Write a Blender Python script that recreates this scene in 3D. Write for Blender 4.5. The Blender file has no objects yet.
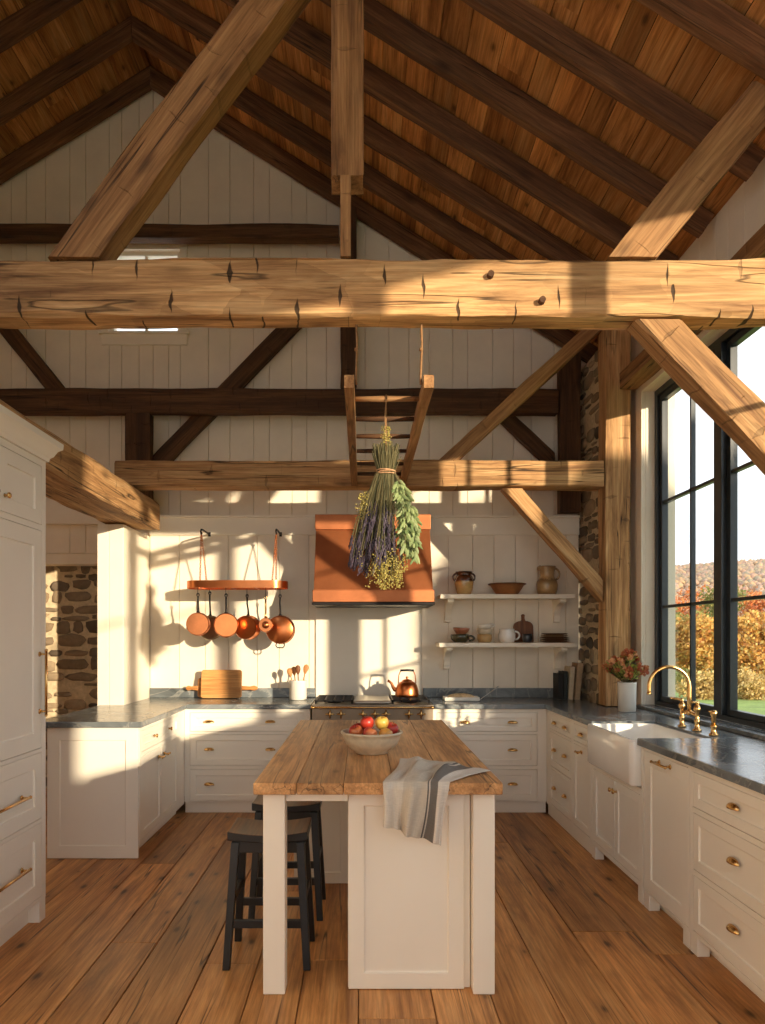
import bpy, bmesh, math, random
from mathutils import Vector, Matrix, noise
R = random.Random(7)
PI = math.pi
sc = bpy.context.scene
COL = sc.collection
F, VX, VY, EYE = 700.0, 362.0, 637.0, 1.5

# ------------------------------------------------------------------ helpers
def lin(c, a=1.0):
    o = []
    for v in c[:3]:
        v = v / 255.0
        o.append(v / 12.92 if v <= 0.04045 else ((v + 0.055) / 1.055) ** 2.4)
    return (o[0], o[1], o[2], a)

def tag(o, label=None, cat=None, group=None, kind=None):
    if label: o['label'] = label
    if cat: o['category'] = cat
    if group: o['group'] = group
    if kind: o['kind'] = kind
    return o

def empty(name, loc=(0, 0, 0), rz=0.0, parent=None):
    o = bpy.data.objects.new(name, None)
    o.empty_display_size = 0.1
    o.location = loc
    o.rotation_euler = (0, 0, rz)
    o.parent = parent
    COL.objects.link(o)
    return o

class MB:
    """collects shapes into one bmesh"""
    def __init__(s):
        s.b = bmesh.new()
    def box(s, x0, x1, y0, y1, z0, z1):
        x0, x1 = min(x0, x1), max(x0, x1); y0, y1 = min(y0, y1), max(y0, y1); z0, z1 = min(z0, z1), max(z0, z1)
        v = [s.b.verts.new(p) for p in ((x0,y0,z0),(x1,y0,z0),(x1,y1,z0),(x0,y1,z0),(x0,y0,z1),(x1,y0,z1),(x1,y1,z1),(x0,y1,z1))]
        for f in ((3,2,1,0),(4,5,6,7),(0,1,5,4),(1,2,6,5),(2,3,7,6),(3,0,4,7)):
            s.b.faces.new([v[i] for i in f])
        return s
    def hexa(s, pts):
        v = [s.b.verts.new(p) for p in pts]
        for f in ((3,2,1,0),(4,5,6,7),(0,1,5,4),(1,2,6,5),(2,3,7,6),(3,0,4,7)):
            s.b.faces.new([v[i] for i in f])
        return s
    def prism(s, poly, z0, z1):
        n = len(poly)
        a = [s.b.verts.new((p[0], p[1], z0)) for p in poly]
        t = [s.b.verts.new((p[0], p[1], z1)) for p in poly]
        s.b.faces.new(t); s.b.faces.new(a[::-1])
        for i in range(n):
            s.b.faces.new([a[i], a[(i+1) % n], t[(i+1) % n], t[i]])
        return s
    def prism_y(s, poly, y0, y1):
        """poly in (x,z), extruded along y"""
        n = len(poly)
        a = [s.b.verts.new((p[0], y0, p[1])) for p in poly]
        t = [s.b.verts.new((p[0], y1, p[1])) for p in poly]
        s.b.faces.new(a); s.b.faces.new(t[::-1])
        for i in range(n):
            s.b.faces.new([t[i], t[(i+1) % n], a[(i+1) % n], a[i]])
        return s
    def prism_x(s, poly, x0, x1):
        """poly in (y,z), extruded along x"""
        n = len(poly)
        a = [s.b.verts.new((x0, p[0], p[1])) for p in poly]
        t = [s.b.verts.new((x1, p[0], p[1])) for p in poly]
        s.b.faces.new(a[::-1]); s.b.faces.new(t)
        for i in range(n):
            s.b.faces.new([a[i], a[(i+1) % n], t[(i+1) % n], t[i]])
        return s
    def tube(s, pts, r, seg=10, closed=False, squash=None):
        pts = [Vector(p) for p in pts]
        n = len(pts)
        rr = r if isinstance(r, (list, tuple)) else [r] * n
        rings = []
        up = None
        for i, p in enumerate(pts):
            if closed:
                t = (pts[(i+1) % n] - pts[i-1])
            else:
                t = pts[min(i+1, n-1)] - pts[max(i-1, 0)]
            if t.length < 1e-9: t = Vector((0, 0, 1))
            t.normalize()
            if up is None:
                up = Vector((0, 0, 1)) if abs(t.z) < 0.9 else Vector((0, 1, 0))
            sx = t.cross(up)
            if sx.length < 1e-6: sx = t.orthogonal()
            sx.normalize(); u = sx.cross(t).normalized(); up = u
            q = squash or (1, 1)
            rings.append([s.b.verts.new(p + (sx * math.cos(2*PI*k/seg) * q[0] + u * math.sin(2*PI*k/seg) * q[1]) * rr[i]) for k in range(seg)])
        m = n if closed else n - 1
        for i in range(m):
            A, B = rings[i], rings[(i+1) % n]
            for k in range(seg):
                s.b.faces.new([A[k], A[(k+1) % seg], B[(k+1) % seg], B[k]])
        if not closed:
            s.b.faces.new(rings[0][::-1]); s.b.faces.new(rings[-1])
        return s
    def cyl(s, p0, p1, r, r2=None, seg=16):
        return s.tube([p0, p1], [r, r if r2 is None else r2], seg)
    def lathe(s, prof, c=(0, 0, 0), seg=28, ax='z', sc_=(1, 1)):
        c = Vector(c)
        rings = []
        for (r, z) in prof:
            ring = []
            if r < 1e-6:
                p = [(0, 0, z)]
            else:
                p = [(r*math.cos(2*PI*k/seg)*sc_[0], r*math.sin(2*PI*k/seg)*sc_[1], z) for k in range(seg)]
            for q in p:
                if ax == 'y': q = (q[0], -q[2], q[1])
                elif ax == 'x': q = (q[2], q[0], q[1])
                elif ax == '-x': q = (-q[2], -q[0], q[1])
                ring.append(s.b.verts.new(c + Vector(q)))
            rings.append(ring)
        for A, B in zip(rings[:-1], rings[1:]):
            if len(A) == 1 and len(B) == 1: continue
            for k in range(seg):
                k2 = (k+1) % seg
                if len(A) == 1: s.b.faces.new([A[0], B[k2], B[k]])
                elif len(B) == 1: s.b.faces.new([A[k], A[k2], B[0]])
                else: s.b.faces.new([A[k], A[k2], B[k2], B[k]])
        return s
    def ball(s, c, r, sub=1, sq=(1, 1, 1), mat=None):
        M = Matrix.Translation(Vector(c)) @ (mat.to_4x4() if mat else Matrix.Identity(4)) @ Matrix.Diagonal((sq[0], sq[1], sq[2], 1))
        bmesh.ops.create_icosphere(s.b, subdivisions=sub, radius=r, matrix=M)
        return s
    def quad(s, a, b, c, d):
        s.b.faces.new([s.b.verts.new(p) for p in (a, b, c, d)])
        return s
    def build(s, name, mat, parent=None, smooth=False, bevel=0.0, seg=2, loc=None, rot=None, sub=0, auto=None):
        me = bpy.data.meshes.new(name)
        bmesh.ops.recalc_face_normals(s.b, faces=s.b.faces) if len(s.b.faces) < 60000 else None
        s.b.to_mesh(me); s.b.free()
        me.materials.append(mat)
        if smooth or auto:
            me.polygons.foreach_set('use_smooth', [True] * len(me.polygons))
            if auto:
                me.set_sharp_from_angle(angle=math.radians(auto))
        o = bpy.data.objects.new(name, me)
        o.parent = parent
        if loc: o.location = loc
        if rot: o.rotation_euler = rot
        COL.objects.link(o)
        if bevel:
            m = o.modifiers.new('edge', 'BEVEL'); m.width = bevel; m.segments = seg; m.limit_method = 'ANGLE'; m.angle_limit = math.radians(40)
        if sub:
            m = o.modifiers.new('smooth', 'SUBSURF'); m.levels = sub; m.render_levels = sub
        return o

def kids(o):
    return [c for c in bpy.data.objects if c.parent == o]
def copy_tree(o, parent=None):
    c = o.copy(); COL.objects.link(c); c.parent = parent
    for ch in kids(o): copy_tree(ch, c)
    return c

# ------------------------------------------------------------------ materials
def newmat(name):
    m = bpy.data.materials.new(name); m.use_nodes = True
    nt = m.node_tree
    return m, nt, nt.nodes['Principled BSDF']
def N(nt, t, **kw):
    n = nt.nodes.new(t)
    for k, v in kw.items():
        if k in n.inputs: n.inputs[k].default_value = v
        else: setattr(n, k, v)
    return n
def L(nt, a, b): nt.links.new(a, b)
def ramp(nt, fac, stops, interp='LINEAR'):
    r = nt.nodes.new('ShaderNodeValToRGB'); r.color_ramp.interpolation = interp
    e = r.color_ramp.elements
    while len(e) < len(stops): e.new(0.5)
    for i, (p, c) in enumerate(stops):
        e[i].position = p; e[i].color = c if len(c) == 4 else (*c, 1)
    L(nt, fac, r.inputs[0]); return r.outputs[0]
def mixc(nt, a, b, fac, mode='MIX'):
    m = nt.nodes.new('ShaderNodeMix'); m.data_type = 'RGBA'; m.blend_type = mode
    for s_, v in ((6, a), (7, b), (0, fac)):
        if hasattr(v, 'links'): L(nt, v, m.inputs[s_])
        else: m.inputs[s_].default_value = v
    return m.outputs[2]
def mth(nt, op, a, b=None, c=None):
    m = nt.nodes.new('ShaderNodeMath'); m.operation = op
    for i, v in enumerate((a, b, c)):
        if v is None: continue
        if hasattr(v, 'links'): L(nt, v, m.inputs[i])
        else: m.inputs[i].default_value = v
    return m.outputs[0]
def coords(nt, island=False, amount=40.0):
    tc = nt.nodes.new('ShaderNodeTexCoord')
    if island: rnd = nt.nodes.new('ShaderNodeNewGeometry').outputs['Random Per Island']
    else: rnd = nt.nodes.new('ShaderNodeObjectInfo').outputs['Random']
    k = mth(nt, 'MULTIPLY', rnd, amount)
    v = nt.nodes.new('ShaderNodeVectorMath'); v.operation = 'ADD'
    L(nt, tc.outputs['Object'], v.inputs[0]); L(nt, k, v.inputs[1])
    return v.outputs[0], rnd
def scaled(nt, vec, s):
    v = nt.nodes.new('ShaderNodeVectorMath'); v.operation = 'MULTIPLY'
    L(nt, vec, v.inputs[0]); v.inputs[1].default_value = s
    return v.outputs[0]
def axis(s_along, s_across, ax):
    d = [s_across] * 3; d['xyz'.index(ax)] = s_along
    return tuple(d)
def nz(nt, vec, scale=1.0, detail=4.0, rough=0.55, dist=0.0):
    n = N(nt, 'ShaderNodeTexNoise', Scale=scale, Detail=detail, Roughness=rough, Distortion=dist)
    L(nt, vec, n.inputs['Vector']); return n.outputs['Fac']

def wood(name, dark, mid, light, ax='x', island=False, rough=0.7, bump=0.5, knots=0.5, cracks=0.6, adze=0.0, var=0.5, spread=1.0, worn=0.0, coat=0.0):
    m, nt, b = newmat(name)
    vec, rnd = coords(nt, island)
    g = nz(nt, scaled(nt, vec, axis(1.1, 14, ax)), 1.0, 8, 0.68, 0.5)
    col = ramp(nt, g, [(0.30, lin(dark)), (0.50, lin(mid)), (0.72, lin(light))])
    fine = nz(nt, scaled(nt, vec, axis(3, 90, ax)), 1.0, 3, 0.6)
    col = mixc(nt, col, ramp(nt, fine, [(0.3, (0.45, 0.4, 0.36)), (0.65, (1.12, 1.12, 1.12))]), 0.6, 'MULTIPLY')
    big = nz(nt, scaled(nt, vec, axis(0.55, 1.6, ax)), 1.0, 3, 0.5)
    col = mixc(nt, col, ramp(nt, big, [(0.32, (0.5, 0.46, 0.42)), (0.62, (1.15, 1.12, 1.08))]), var, 'MULTIPLY')
    if island:
        col = mixc(nt, col, ramp(nt, rnd, [(0.0, (0.55, 0.5, 0.46)), (0.35, (0.95, 0.9, 0.85)), (0.7, (1.08, 1.0, 0.93)), (1.0, (0.76, 0.64, 0.54))]), spread, 'MULTIPLY')
    h = mth(nt, 'MULTIPLY', fine, 0.25)
    if knots:
        vo = N(nt, 'ShaderNodeTexVoronoi', Scale=1.0, voronoi_dimensions='2D' if ax == 'y' else '3D'); L(nt, scaled(nt, vec, axis(2.2, 5.0, ax)), vo.inputs['Vector'])
        kc = nt.nodes.new('ShaderNodeSeparateXYZ'); L(nt, vo.outputs['Color'], kc.inputs[0])
        kd = mth(nt, 'ADD', vo.outputs['Distance'], mth(nt, 'MULTIPLY', ramp(nt, kc.outputs[0], [(0.30, (0, 0, 0)), (0.75, (1, 1, 1))]), 0.12 if ax == 'y' else 0.05))
        kd = mth(nt, 'ADD', kd, mth(nt, 'MULTIPLY', mth(nt, 'SUBTRACT', fine, 0.5), 0.10))
        k = ramp(nt, kd, [(0.03, (1, 1, 1)), (0.10 if ax == 'y' else .2, (0, 0, 0))])
        halo = ramp(nt, kd, [(0.05, (1, 1, 1)), (0.26, (0, 0, 0))])
        col = mixc(nt, col, lin([c * 0.85 for c in dark]), mth(nt, 'MULTIPLY', halo, knots * .5))
        col = mixc(nt, col, lin([c * 0.45 for c in dark]), mth(nt, 'MULTIPLY', k, knots * .85))
    if cracks:
        c1 = nz(nt, scaled(nt, vec, axis(0.32, 13, ax)), 1.0, 2, 0.5, 0.0)
        d = mth(nt, 'ABSOLUTE', mth(nt, 'SUBTRACT', c1, 0.56))
        msk = nz(nt, scaled(nt, vec, axis(0.8, 3, ax)), 1.0, 1)
        ck = mth(nt, 'MULTIPLY', ramp(nt, d, [(0.002, (1, 1, 1)), (0.012, (0, 0, 0))]), ramp(nt, msk, [(0.46, (0, 0, 0)), (0.54, (1, 1, 1))]))
        col = mixc(nt, col, lin([c * 0.3 for c in dark]), mth(nt, 'MULTIPLY', ck, cracks))
        h = mth(nt, 'SUBTRACT', h, mth(nt, 'MULTIPLY', ck, 0.9))
    if adze:
        # short chopped tool marks across the grain
        av = scaled(nt, vec, axis(5.0, 5.5, ax))
        wob = nt.nodes.new('ShaderNodeVectorMath'); wob.operation = 'MULTIPLY_ADD'
        wn = N(nt, 'ShaderNodeTexNoise', Scale=1.6, Detail=2.0); L(nt, av, wn.inputs['Vector'])
        L(nt, wn.outputs['Color'], wob.inputs[0]); wob.inputs[1].default_value = (0.22, 0.22, 0.22); L(nt, av, wob.inputs[2])
        vo2 = N(nt, 'ShaderNodeTexVoronoi', Scale=1.0); L(nt, wob.outputs[0], vo2.inputs['Vector'])
        df = nt.nodes.new('ShaderNodeVectorMath'); df.operation = 'SUBTRACT'; L(nt, wob.outputs[0], df.inputs[0]); L(nt, vo2.outputs['Position'], df.inputs[1])
        sx = nt.nodes.new('ShaderNodeSeparateXYZ'); L(nt, df.outputs[0], sx.inputs[0])
        sc3 = nt.nodes.new('ShaderNodeSeparateXYZ'); L(nt, vo2.outputs['Color'], sc3.inputs[0])
        wd_ = mth(nt, 'MULTIPLY', mth(nt, 'SUBTRACT', 0.36, mth(nt, 'ABSOLUTE', sx.outputs[2])), mth(nt, 'MULTIPLY', sc3.outputs[1], 0.24))
        dash = mth(nt, 'SUBTRACT', wd_, mth(nt, 'ABSOLUTE', sx.outputs['XYZ'.index(ax.upper())]))
        ak = mth(nt, 'MULTIPLY', ramp(nt, dash, [(0.0, (0, 0, 0)), (0.018, (1, 1, 1))]), ramp(nt, sc3.outputs[0], [(0.40, (0, 0, 0)), (0.46, (1, 1, 1))]))
        vb = N(nt, 'ShaderNodeTexVoronoi', Scale=1.0); L(nt, scaled(nt, wob.outputs[0], axis(.62, 1.3, ax)), vb.inputs['Vector'])
        sb = nt.nodes.new('ShaderNodeSeparateXYZ'); L(nt, vb.outputs['Color'], sb.inputs[0])
        col = mixc(nt, col, ramp(nt, sb.outputs[0], [(0.0, (.70, .66, .62)), (1.0, (1.16, 1.14, 1.1))]), .8 * min(1, adze), 'MULTIPLY')
        h = mth(nt, 'ADD', h, mth(nt, 'MULTIPLY', sb.outputs[1], .8 * adze))
        s2 = nz(nt, scaled(nt, vec, axis(0.5, 5, ax)), 1.0, 3, 0.5)
        sd_ = mth(nt, 'ABSOLUTE', mth(nt, 'SUBTRACT', s2, 0.47))
        sk2 = ramp(nt, sd_, [(0.002, (1, 1, 1)), (0.008, (0, 0, 0))])
        col = mixc(nt, col, lin([c * 0.32 for c in dark]), mth(nt, 'MULTIPLY', sk2, .8 * min(1, adze)))
        h = mth(nt, 'SUBTRACT', h, mth(nt, 'MULTIPLY', sk2, adze))
        col = mixc(nt, col, lin([c * 0.3 for c in dark]), mth(nt, 'MULTIPLY', ak, adze))
        h = mth(nt, 'SUBTRACT', h, mth(nt, 'MULTIPLY', ak, 1.6))
        sc_ = N(nt, 'ShaderNodeTexVoronoi', Scale=1.0, feature='SMOOTH_F1'); L(nt, scaled(nt, vec, axis(5.5, 6, ax)), sc_.inputs['Vector'])
        h = mth(nt, 'ADD', h, mth(nt, 'MULTIPLY', sc_.outputs['Distance'], 1.3 * adze))
    if worn:
        w1 = nz(nt, scaled(nt, vec, axis(0.8, 2.4, ax)), 1.0, 8, 0.72)
        wk = ramp(nt, w1, [(0.56, (0, 0, 0)), (0.7, (1, 1, 1))])
        col = mixc(nt, col, lin((66, 42, 26)), mth(nt, 'MULTIPLY', wk, worn))
    L(nt, col, b.inputs['Base Color'])
    rr = N(nt, 'ShaderNodeMapRange'); L(nt, g, rr.inputs[0])
    rr.inputs[3].default_value = rough - 0.1; rr.inputs[4].default_value = min(1, rough + 0.12)
    L(nt, rr.outputs[0], b.inputs['Roughness'])
    if coat: b.inputs['Coat Weight'].default_value = coat; b.inputs['Coat Roughness'].default_value = 0.25
    bp = N(nt, 'ShaderNodeBump', Strength=bump, Distance=0.008); L(nt, h, bp.inputs['Height']); L(nt, bp.outputs[0], b.inputs['Normal'])
    b.inputs['Specular IOR Level'].default_value = 0.35
    return m

def plain(name, c, rough=0.5, metal=0.0, noise_amt=0.08, bump=0.0, scale=6.0, coat=0.0, spec=0.5, stretch=(1, 1, 1), subsurf=0.0):
    m, nt, b = newmat(name)
    tc = nt.nodes.new('ShaderNodeTexCoord')
    n = nz(nt, scaled(nt, tc.outputs['Object'], stretch), scale, 5, 0.6)
    c0 = lin(c)
    col = mixc(nt, c0, ramp(nt, n, [(0.3, (1 - noise_amt*2,) * 3), (0.7, (1 + noise_amt,) * 3)]), 1.0, 'MULTIPLY')
    L(nt, col, b.inputs['Base Color'])
    b.inputs['Roughness'].default_value = rough; b.inputs['Metallic'].default_value = metal
    b.inputs['Specular IOR Level'].default_value = spec
    if coat: b.inputs['Coat Weight'].default_value = coat; b.inputs['Coat Roughness'].default_value = 0.08
    if bump:
        bp = N(nt, 'ShaderNodeBump', Strength=bump, Distance=0.004); L(nt, n, bp.inputs['Height']); L(nt, bp.outputs[0], b.inputs['Normal'])
    return m

def twotone(name, stops, scale=4.0, rough=0.5, metal=0.0, ax='z', wob=0.0, lo=0.0, hi=1.0, coat=0.0):
    """colour changes with height along an axis in object space, as a dipped glaze does"""
    m, nt, b = newmat(name)
    tc = nt.nodes.new('ShaderNodeTexCoord')
    sp = nt.nodes.new('ShaderNodeSeparateXYZ'); L(nt, tc.outputs['Object'], sp.inputs[0])
    h = sp.outputs['XYZ'.index(ax.upper())]
    n = nz(nt, tc.outputs['Object'], scale * 8, 4, 0.6)
    h = mth(nt, 'ADD', h, mth(nt, 'MULTIPLY', mth(nt, 'SUBTRACT', n, 0.5), wob))
    mr = N(nt, 'ShaderNodeMapRange'); L(nt, h, mr.inputs[0]); mr.inputs[1].default_value = lo; mr.inputs[2].default_value = hi
    col = ramp(nt, mr.outputs[0], [(p, lin(c)) for p, c in stops])
    col = mixc(nt, col, ramp(nt, n, [(0.3, (0.75, 0.75, 0.75)), (0.7, (1.1, 1.1, 1.1))]), 0.8, 'MULTIPLY')
    L(nt, col, b.inputs['Base Color']); b.inputs['Roughness'].default_value = rough; b.inputs['Metallic'].default_value = metal
    if coat: b.inputs['Coat Weight'].default_value = coat
    return m

def stone_counter():
    m, nt, b = newmat('soapstone')
    tc = nt.nodes.new('ShaderNodeTexCoord'); v = tc.outputs['Object']
    n = nz(nt, v, 2.2, 8, 0.62, 1.2)
    col = ramp(nt, n, [(0.3, lin((76, 80, 82))), (0.52, lin((110, 116, 118))), (0.75, lin((140, 145, 146)))])
    w = nz(nt, v, 1.5, 7, 0.6, 2.2)
    d = mth(nt, 'ABSOLUTE', mth(nt, 'SUBTRACT', w, 0.52))
    col = mixc(nt, col, lin((168, 166, 158)), mth(nt, 'MULTIPLY', ramp(nt, d, [(0.002, (1, 1, 1)), (0.02, (0, 0, 0))]), 0.55))
    L(nt, col, b.inputs['Base Color'])
    rr = N(nt, 'ShaderNodeMapRange'); L(nt, n, rr.inputs[0]); rr.inputs[3].default_value = 0.14; rr.inputs[4].default_value = 0.30
    L(nt, rr.outputs[0], b.inputs['Roughness'])
    return m

def rubble_mat():
    m, nt, b = newmat('field_stone')
    vec, rnd = coords(nt, True)
    n = nz(nt, vec, 7.0, 7, 0.65, 0.5)
    col = ramp(nt, rnd, [(0, lin((96, 84, 70))), (0.25, lin((150, 130, 104))), (0.5, lin((118, 104, 88))), (0.75, lin((172, 152, 124))), (1, lin((84, 74, 64)))])
    col = mixc(nt, col, ramp(nt, n, [(0.3, (0.55, 0.53, 0.5)), (0.7, (1.15, 1.12, 1.08))]), 0.85, 'MULTIPLY')
    L(nt, col, b.inputs['Base Color']); b.inputs['Roughness'].default_value = 0.9
    bp = N(nt, 'ShaderNodeBump', Strength=0.8, Distance=0.015); L(nt, n, bp.inputs['Height']); L(nt, bp.outputs[0], b.inputs['Normal'])
    return m

def glass_mat():
    m = bpy.data.materials.new('window_glass'); m.use_nodes = True
    nt = m.node_tree; nt.nodes.clear()
    o = nt.nodes.new('ShaderNodeOutputMaterial'); mx = nt.nodes.new('ShaderNodeMixShader')
    t = N(nt, 'ShaderNodeBsdfTransparent', Color=(0.97, 0.985, 0.98, 1)); g = N(nt, 'ShaderNodeBsdfGlossy', Roughness=0.01)
    ge = nt.nodes.new('ShaderNodeNewGeometry'); dt = nt.nodes.new('ShaderNodeVectorMath'); dt.operation = 'DOT_PRODUCT'
    L(nt, ge.outputs['Incoming'], dt.inputs[0]); L(nt, ge.outputs['Normal'], dt.inputs[1])
    fac = mth(nt, 'MULTIPLY_ADD', mth(nt, 'POWER', mth(nt, 'SUBTRACT', 1.0, mth(nt, 'ABSOLUTE', dt.outputs['Value'])), 5.0), 0.9, 0.035)
    L(nt, fac, mx.inputs[0]); L(nt, t.outputs[0], mx.inputs[1]); L(nt, g.outputs[0], mx.inputs[2]); L(nt, mx.outputs[0], o.inputs[0])
    return m

def leafy(name, cols, rough=0.6, trans=0.25):
    m, nt, b = newmat(name)
    rnd = nt.nodes.new('ShaderNodeNewGeometry').outputs['Random Per Island']
    k = len(cols)
    col = ramp(nt, rnd, [(i / max(1, k-1), lin(c)) for i, c in enumerate(cols)])
    L(nt, col, b.inputs['Base Color']); b.inputs['Roughness'].default_value = rough
    if trans:
        t = nt.nodes.new('ShaderNodeBsdfTranslucent'); L(nt, col, t.inputs[0])
        mx = N(nt, 'ShaderNodeMixShader'); mx.inputs[0].default_value = trans
        out = nt.nodes['Material Output']
        L(nt, b.outputs[0], mx.inputs[1]); L(nt, t.outputs[0], mx.inputs[2]); L(nt, mx.outputs[0], out.inputs[0])
    return m

M = {}
M['hewn'] = wood('hewn_oak', (132, 92, 58), (206, 164, 114), (234, 202, 154), 'x', rough=0.75, bump=0.7, knots=0.5, cracks=0.85, adze=0.9, var=0.5)
M['hewn_soft'] = wood('hewn_oak_plain', (122, 84, 52), (190, 146, 98), (222, 186, 136), 'x', rough=0.75, bump=0.6, knots=0.5, cracks=0.9, adze=0.32, var=0.5)
M['oak'] = wood('old_oak', (104, 72, 46), (166, 124, 82), (198, 156, 108), 'x', rough=0.75, bump=0.6, knots=0.6, cracks=0.9, adze=0.15, var=0.55)
M['dark_oak'] = wood('smoked_oak', (58, 40, 26), (92, 64, 42), (122, 88, 58), 'x', rough=0.8, bump=0.6, knots=0.5, cracks=0.8, adze=0.2, var=0.6)
M['rafter'] = wood('rafter_wood', (76, 50, 32), (118, 82, 54), (158, 116, 78), 'x', rough=0.8, bump=0.6, knots=0.7, cracks=0.8, var=0.6)
M['roof_board'] = wood('roof_board', (142, 94, 52), (224, 166, 102), (246, 202, 140), 'y', island=True, rough=0.7, bump=0.35, knots=0.85, cracks=0.5, var=0.75, worn=0.35)
M['floor'] = wood('pine_floor', (152, 104, 58), (212, 158, 98), (236, 190, 132), 'y', island=True, rough=0.40, bump=0.3, knots=1.0, cracks=0.8, var=0.55, spread=0.7, worn=0.35)
M['butcher'] = wood('island_top_wood', (150, 106, 66), (208, 158, 104), (232, 190, 138), 'y', island=True, rough=0.46, bump=0.25, knots=0.55, cracks=0.75, var=0.5, spread=0.35, worn=0.4)
M['board_wood'] = wood('board_wood', (176, 116, 58), (214, 156, 92), (236, 188, 126), 'x', rough=0.5, bump=0.1, knots=0.15, cracks=0.0, var=0.3)
M['walnut'] = wood('walnut', (80, 48, 28), (124, 78, 46), (150, 100, 62), 'z', rough=0.5, bump=0.1, knots=0.1, cracks=0.0, var=0.3)
M['stool_seat'] = wood('stool_seat_wood', (70, 48, 30), (112, 80, 52), (146, 110, 74), 'y', rough=0.42, bump=0.2, knots=0.1, cracks=0.3, var=0.5)
M['spoon'] = wood('spoon_wood', (150, 96, 52), (190, 132, 78), (216, 164, 108), 'z', rough=0.55, bump=0.05, knots=0, cracks=0, var=0.3)
M['black'] = plain('black_paint', (24, 22, 21), 0.38, noise_amt=0.1)
M['paint'] = plain('cream_cabinet_paint', (240, 232, 217), 0.42, noise_amt=0.012, scale=3)
M['wall'] = plain('white_board_paint', (241, 228, 207), 0.6, noise_amt=0.03, scale=4, bump=0.05)
M['trimw'] = plain('white_trim_paint', (244, 233, 213), 0.5, noise_amt=0.015)
M['soap'] = stone_counter()
M['copper'] = plain('copper', (206, 124, 74), 0.28, 1.0, noise_amt=0.08, scale=9)
M['copper_dk'] = plain('hood_copper', (188, 116, 74), 0.5, 0.8, noise_amt=0.12, scale=3, bump=0.04)
M['tin'] = plain('blackened_copper', (134, 112, 86), 0.4, 1.0, noise_amt=0.15)
M['brass'] = plain('aged_brass', (216, 174, 112), 0.26, 1.0, noise_amt=0.06)
M['iron'] = plain('black_iron', (34, 30, 28), 0.5, 0.6, noise_amt=0.1)
M['frame'] = plain('black_window_frame', (36, 42, 46), 0.35, noise_amt=0.05)
M['ceramic'] = plain('white_fireclay', (244, 240, 232), 0.16, noise_amt=0.01, coat=0.5)
M['crock'] = plain('white_crock', (236, 230, 218), 0.35, noise_amt=0.03)
M['stone_bowl'] = plain('stoneware', (214, 198, 170), 0.4, noise_amt=0.1, scale=20)
M['steel'] = plain('steel', (190, 184, 174), 0.3, 1.0, noise_amt=0.04)
M['range'] = plain('range_enamel', (150, 132, 112), 0.45, 0.3, noise_amt=0.03)
M['rubble'] = rubble_mat()
M['mortar'] = plain('lime_mortar', (206, 186, 152), 0.95, noise_amt=0.12, bump=0.5, scale=30)
M['glass'] = glass_mat()
M['rope'] = plain('jute_rope', (150, 112, 74), 0.9, noise_amt=0.2, scale=60)
M['lavender'] = leafy('lavender', [(60, 50, 64), (86, 74, 90), (46, 40, 50), (104, 92, 104)], 0.8, 0.1)
M['stem'] = leafy('dried_stem', [(92, 88, 58), (120, 110, 74), (70, 72, 46)], 0.8, 0.1)
M['sage'] = leafy('sage_leaf', [(134, 152, 96), (166, 180, 124), (108, 130, 80), (186, 196, 146)], 0.7, 0.25)
M['yarrow'] = leafy('yellow_flower', [(196, 178, 92), (170, 156, 80), (214, 200, 124)], 0.8, 0.2)
M['green'] = leafy('fresh_leaf', [(150, 162, 66), (194, 190, 92), (118, 132, 54)], 0.6, 0.3)
M['bloom_a'] = leafy('dusky_red_bloom', [(190, 106, 64), (168, 84, 54), (206, 126, 78)], 0.7, 0.2)
M['bloom_b'] = leafy('apricot_bloom', [(232, 176, 124), (220, 150, 100), (238, 194, 148)], 0.7, 0.2)
M['bloom_c'] = leafy('pink_bloom', [(214, 150, 98), (200, 130, 84)], 0.7, 0.2)
M['grass'] = plain('lawn_grass', (128, 148, 70), 0.9, noise_amt=0.2, scale=1.2)
M['bark'] = plain('bark', (86, 70, 54), 0.9, noise_amt=0.25, bump=0.6, scale=6, stretch=(3, 3, .6))
M['page'] = plain('book_page', (226, 214, 190), 0.8, noise_amt=0.05, scale=80, stretch=(1, 1, 0.02))
# ------------------------------------------------------------------ camera, light, sky
cam = bpy.data.cameras.new('camera'); co = bpy.data.objects.new('camera', cam); COL.objects.link(co)
co.location = (0, 0, EYE); co.rotation_euler = (PI/2, 0, 0)
cam.sensor_fit = 'HORIZONTAL'; cam.sensor_width = 36; cam.lens = F / 765 * 36
cam.shift_x = (382.5 - VX) / 765; cam.shift_y = (VY - 512) / 765
cam.clip_start = 0.05; cam.clip_end = 2000
sc.camera = co
SUN = Vector((-0.75, 1.0, -0.19)).normalized()
s = bpy.data.lights.new('sun', 'SUN'); s.energy = 3.9; s.angle = math.radians(0.9); s.color = (1.0, 0.81, 0.58)
so = bpy.data.objects.new('sun', s); COL.objects.link(so); so.rotation_euler = SUN.to_track_quat('-Z', 'Y').to_euler(); so.location = (20, -20, 12)
w = bpy.data.worlds.new('sky'); sc.world = w; w.use_nodes = True
nt = w.node_tree; bg = nt.nodes['Background']
tc = nt.nodes.new('ShaderNodeTexCoord'); sp = nt.nodes.new('ShaderNodeSeparateXYZ'); L(nt, tc.outputs['Generated'], sp.inputs[0])
cl = nz(nt, scaled(nt, tc.outputs['Generated'], (2, 2, 6)), 1.6, 6, 0.6)
sky = ramp(nt, sp.outputs[2], [(0.0, (0.92, 0.92, 0.92)), (0.12, (0.80, 0.86, 0.94)), (0.5, (0.84, 0.91, 1.0)), (1.0, (0.80, 0.88, 1.0))])
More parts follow.
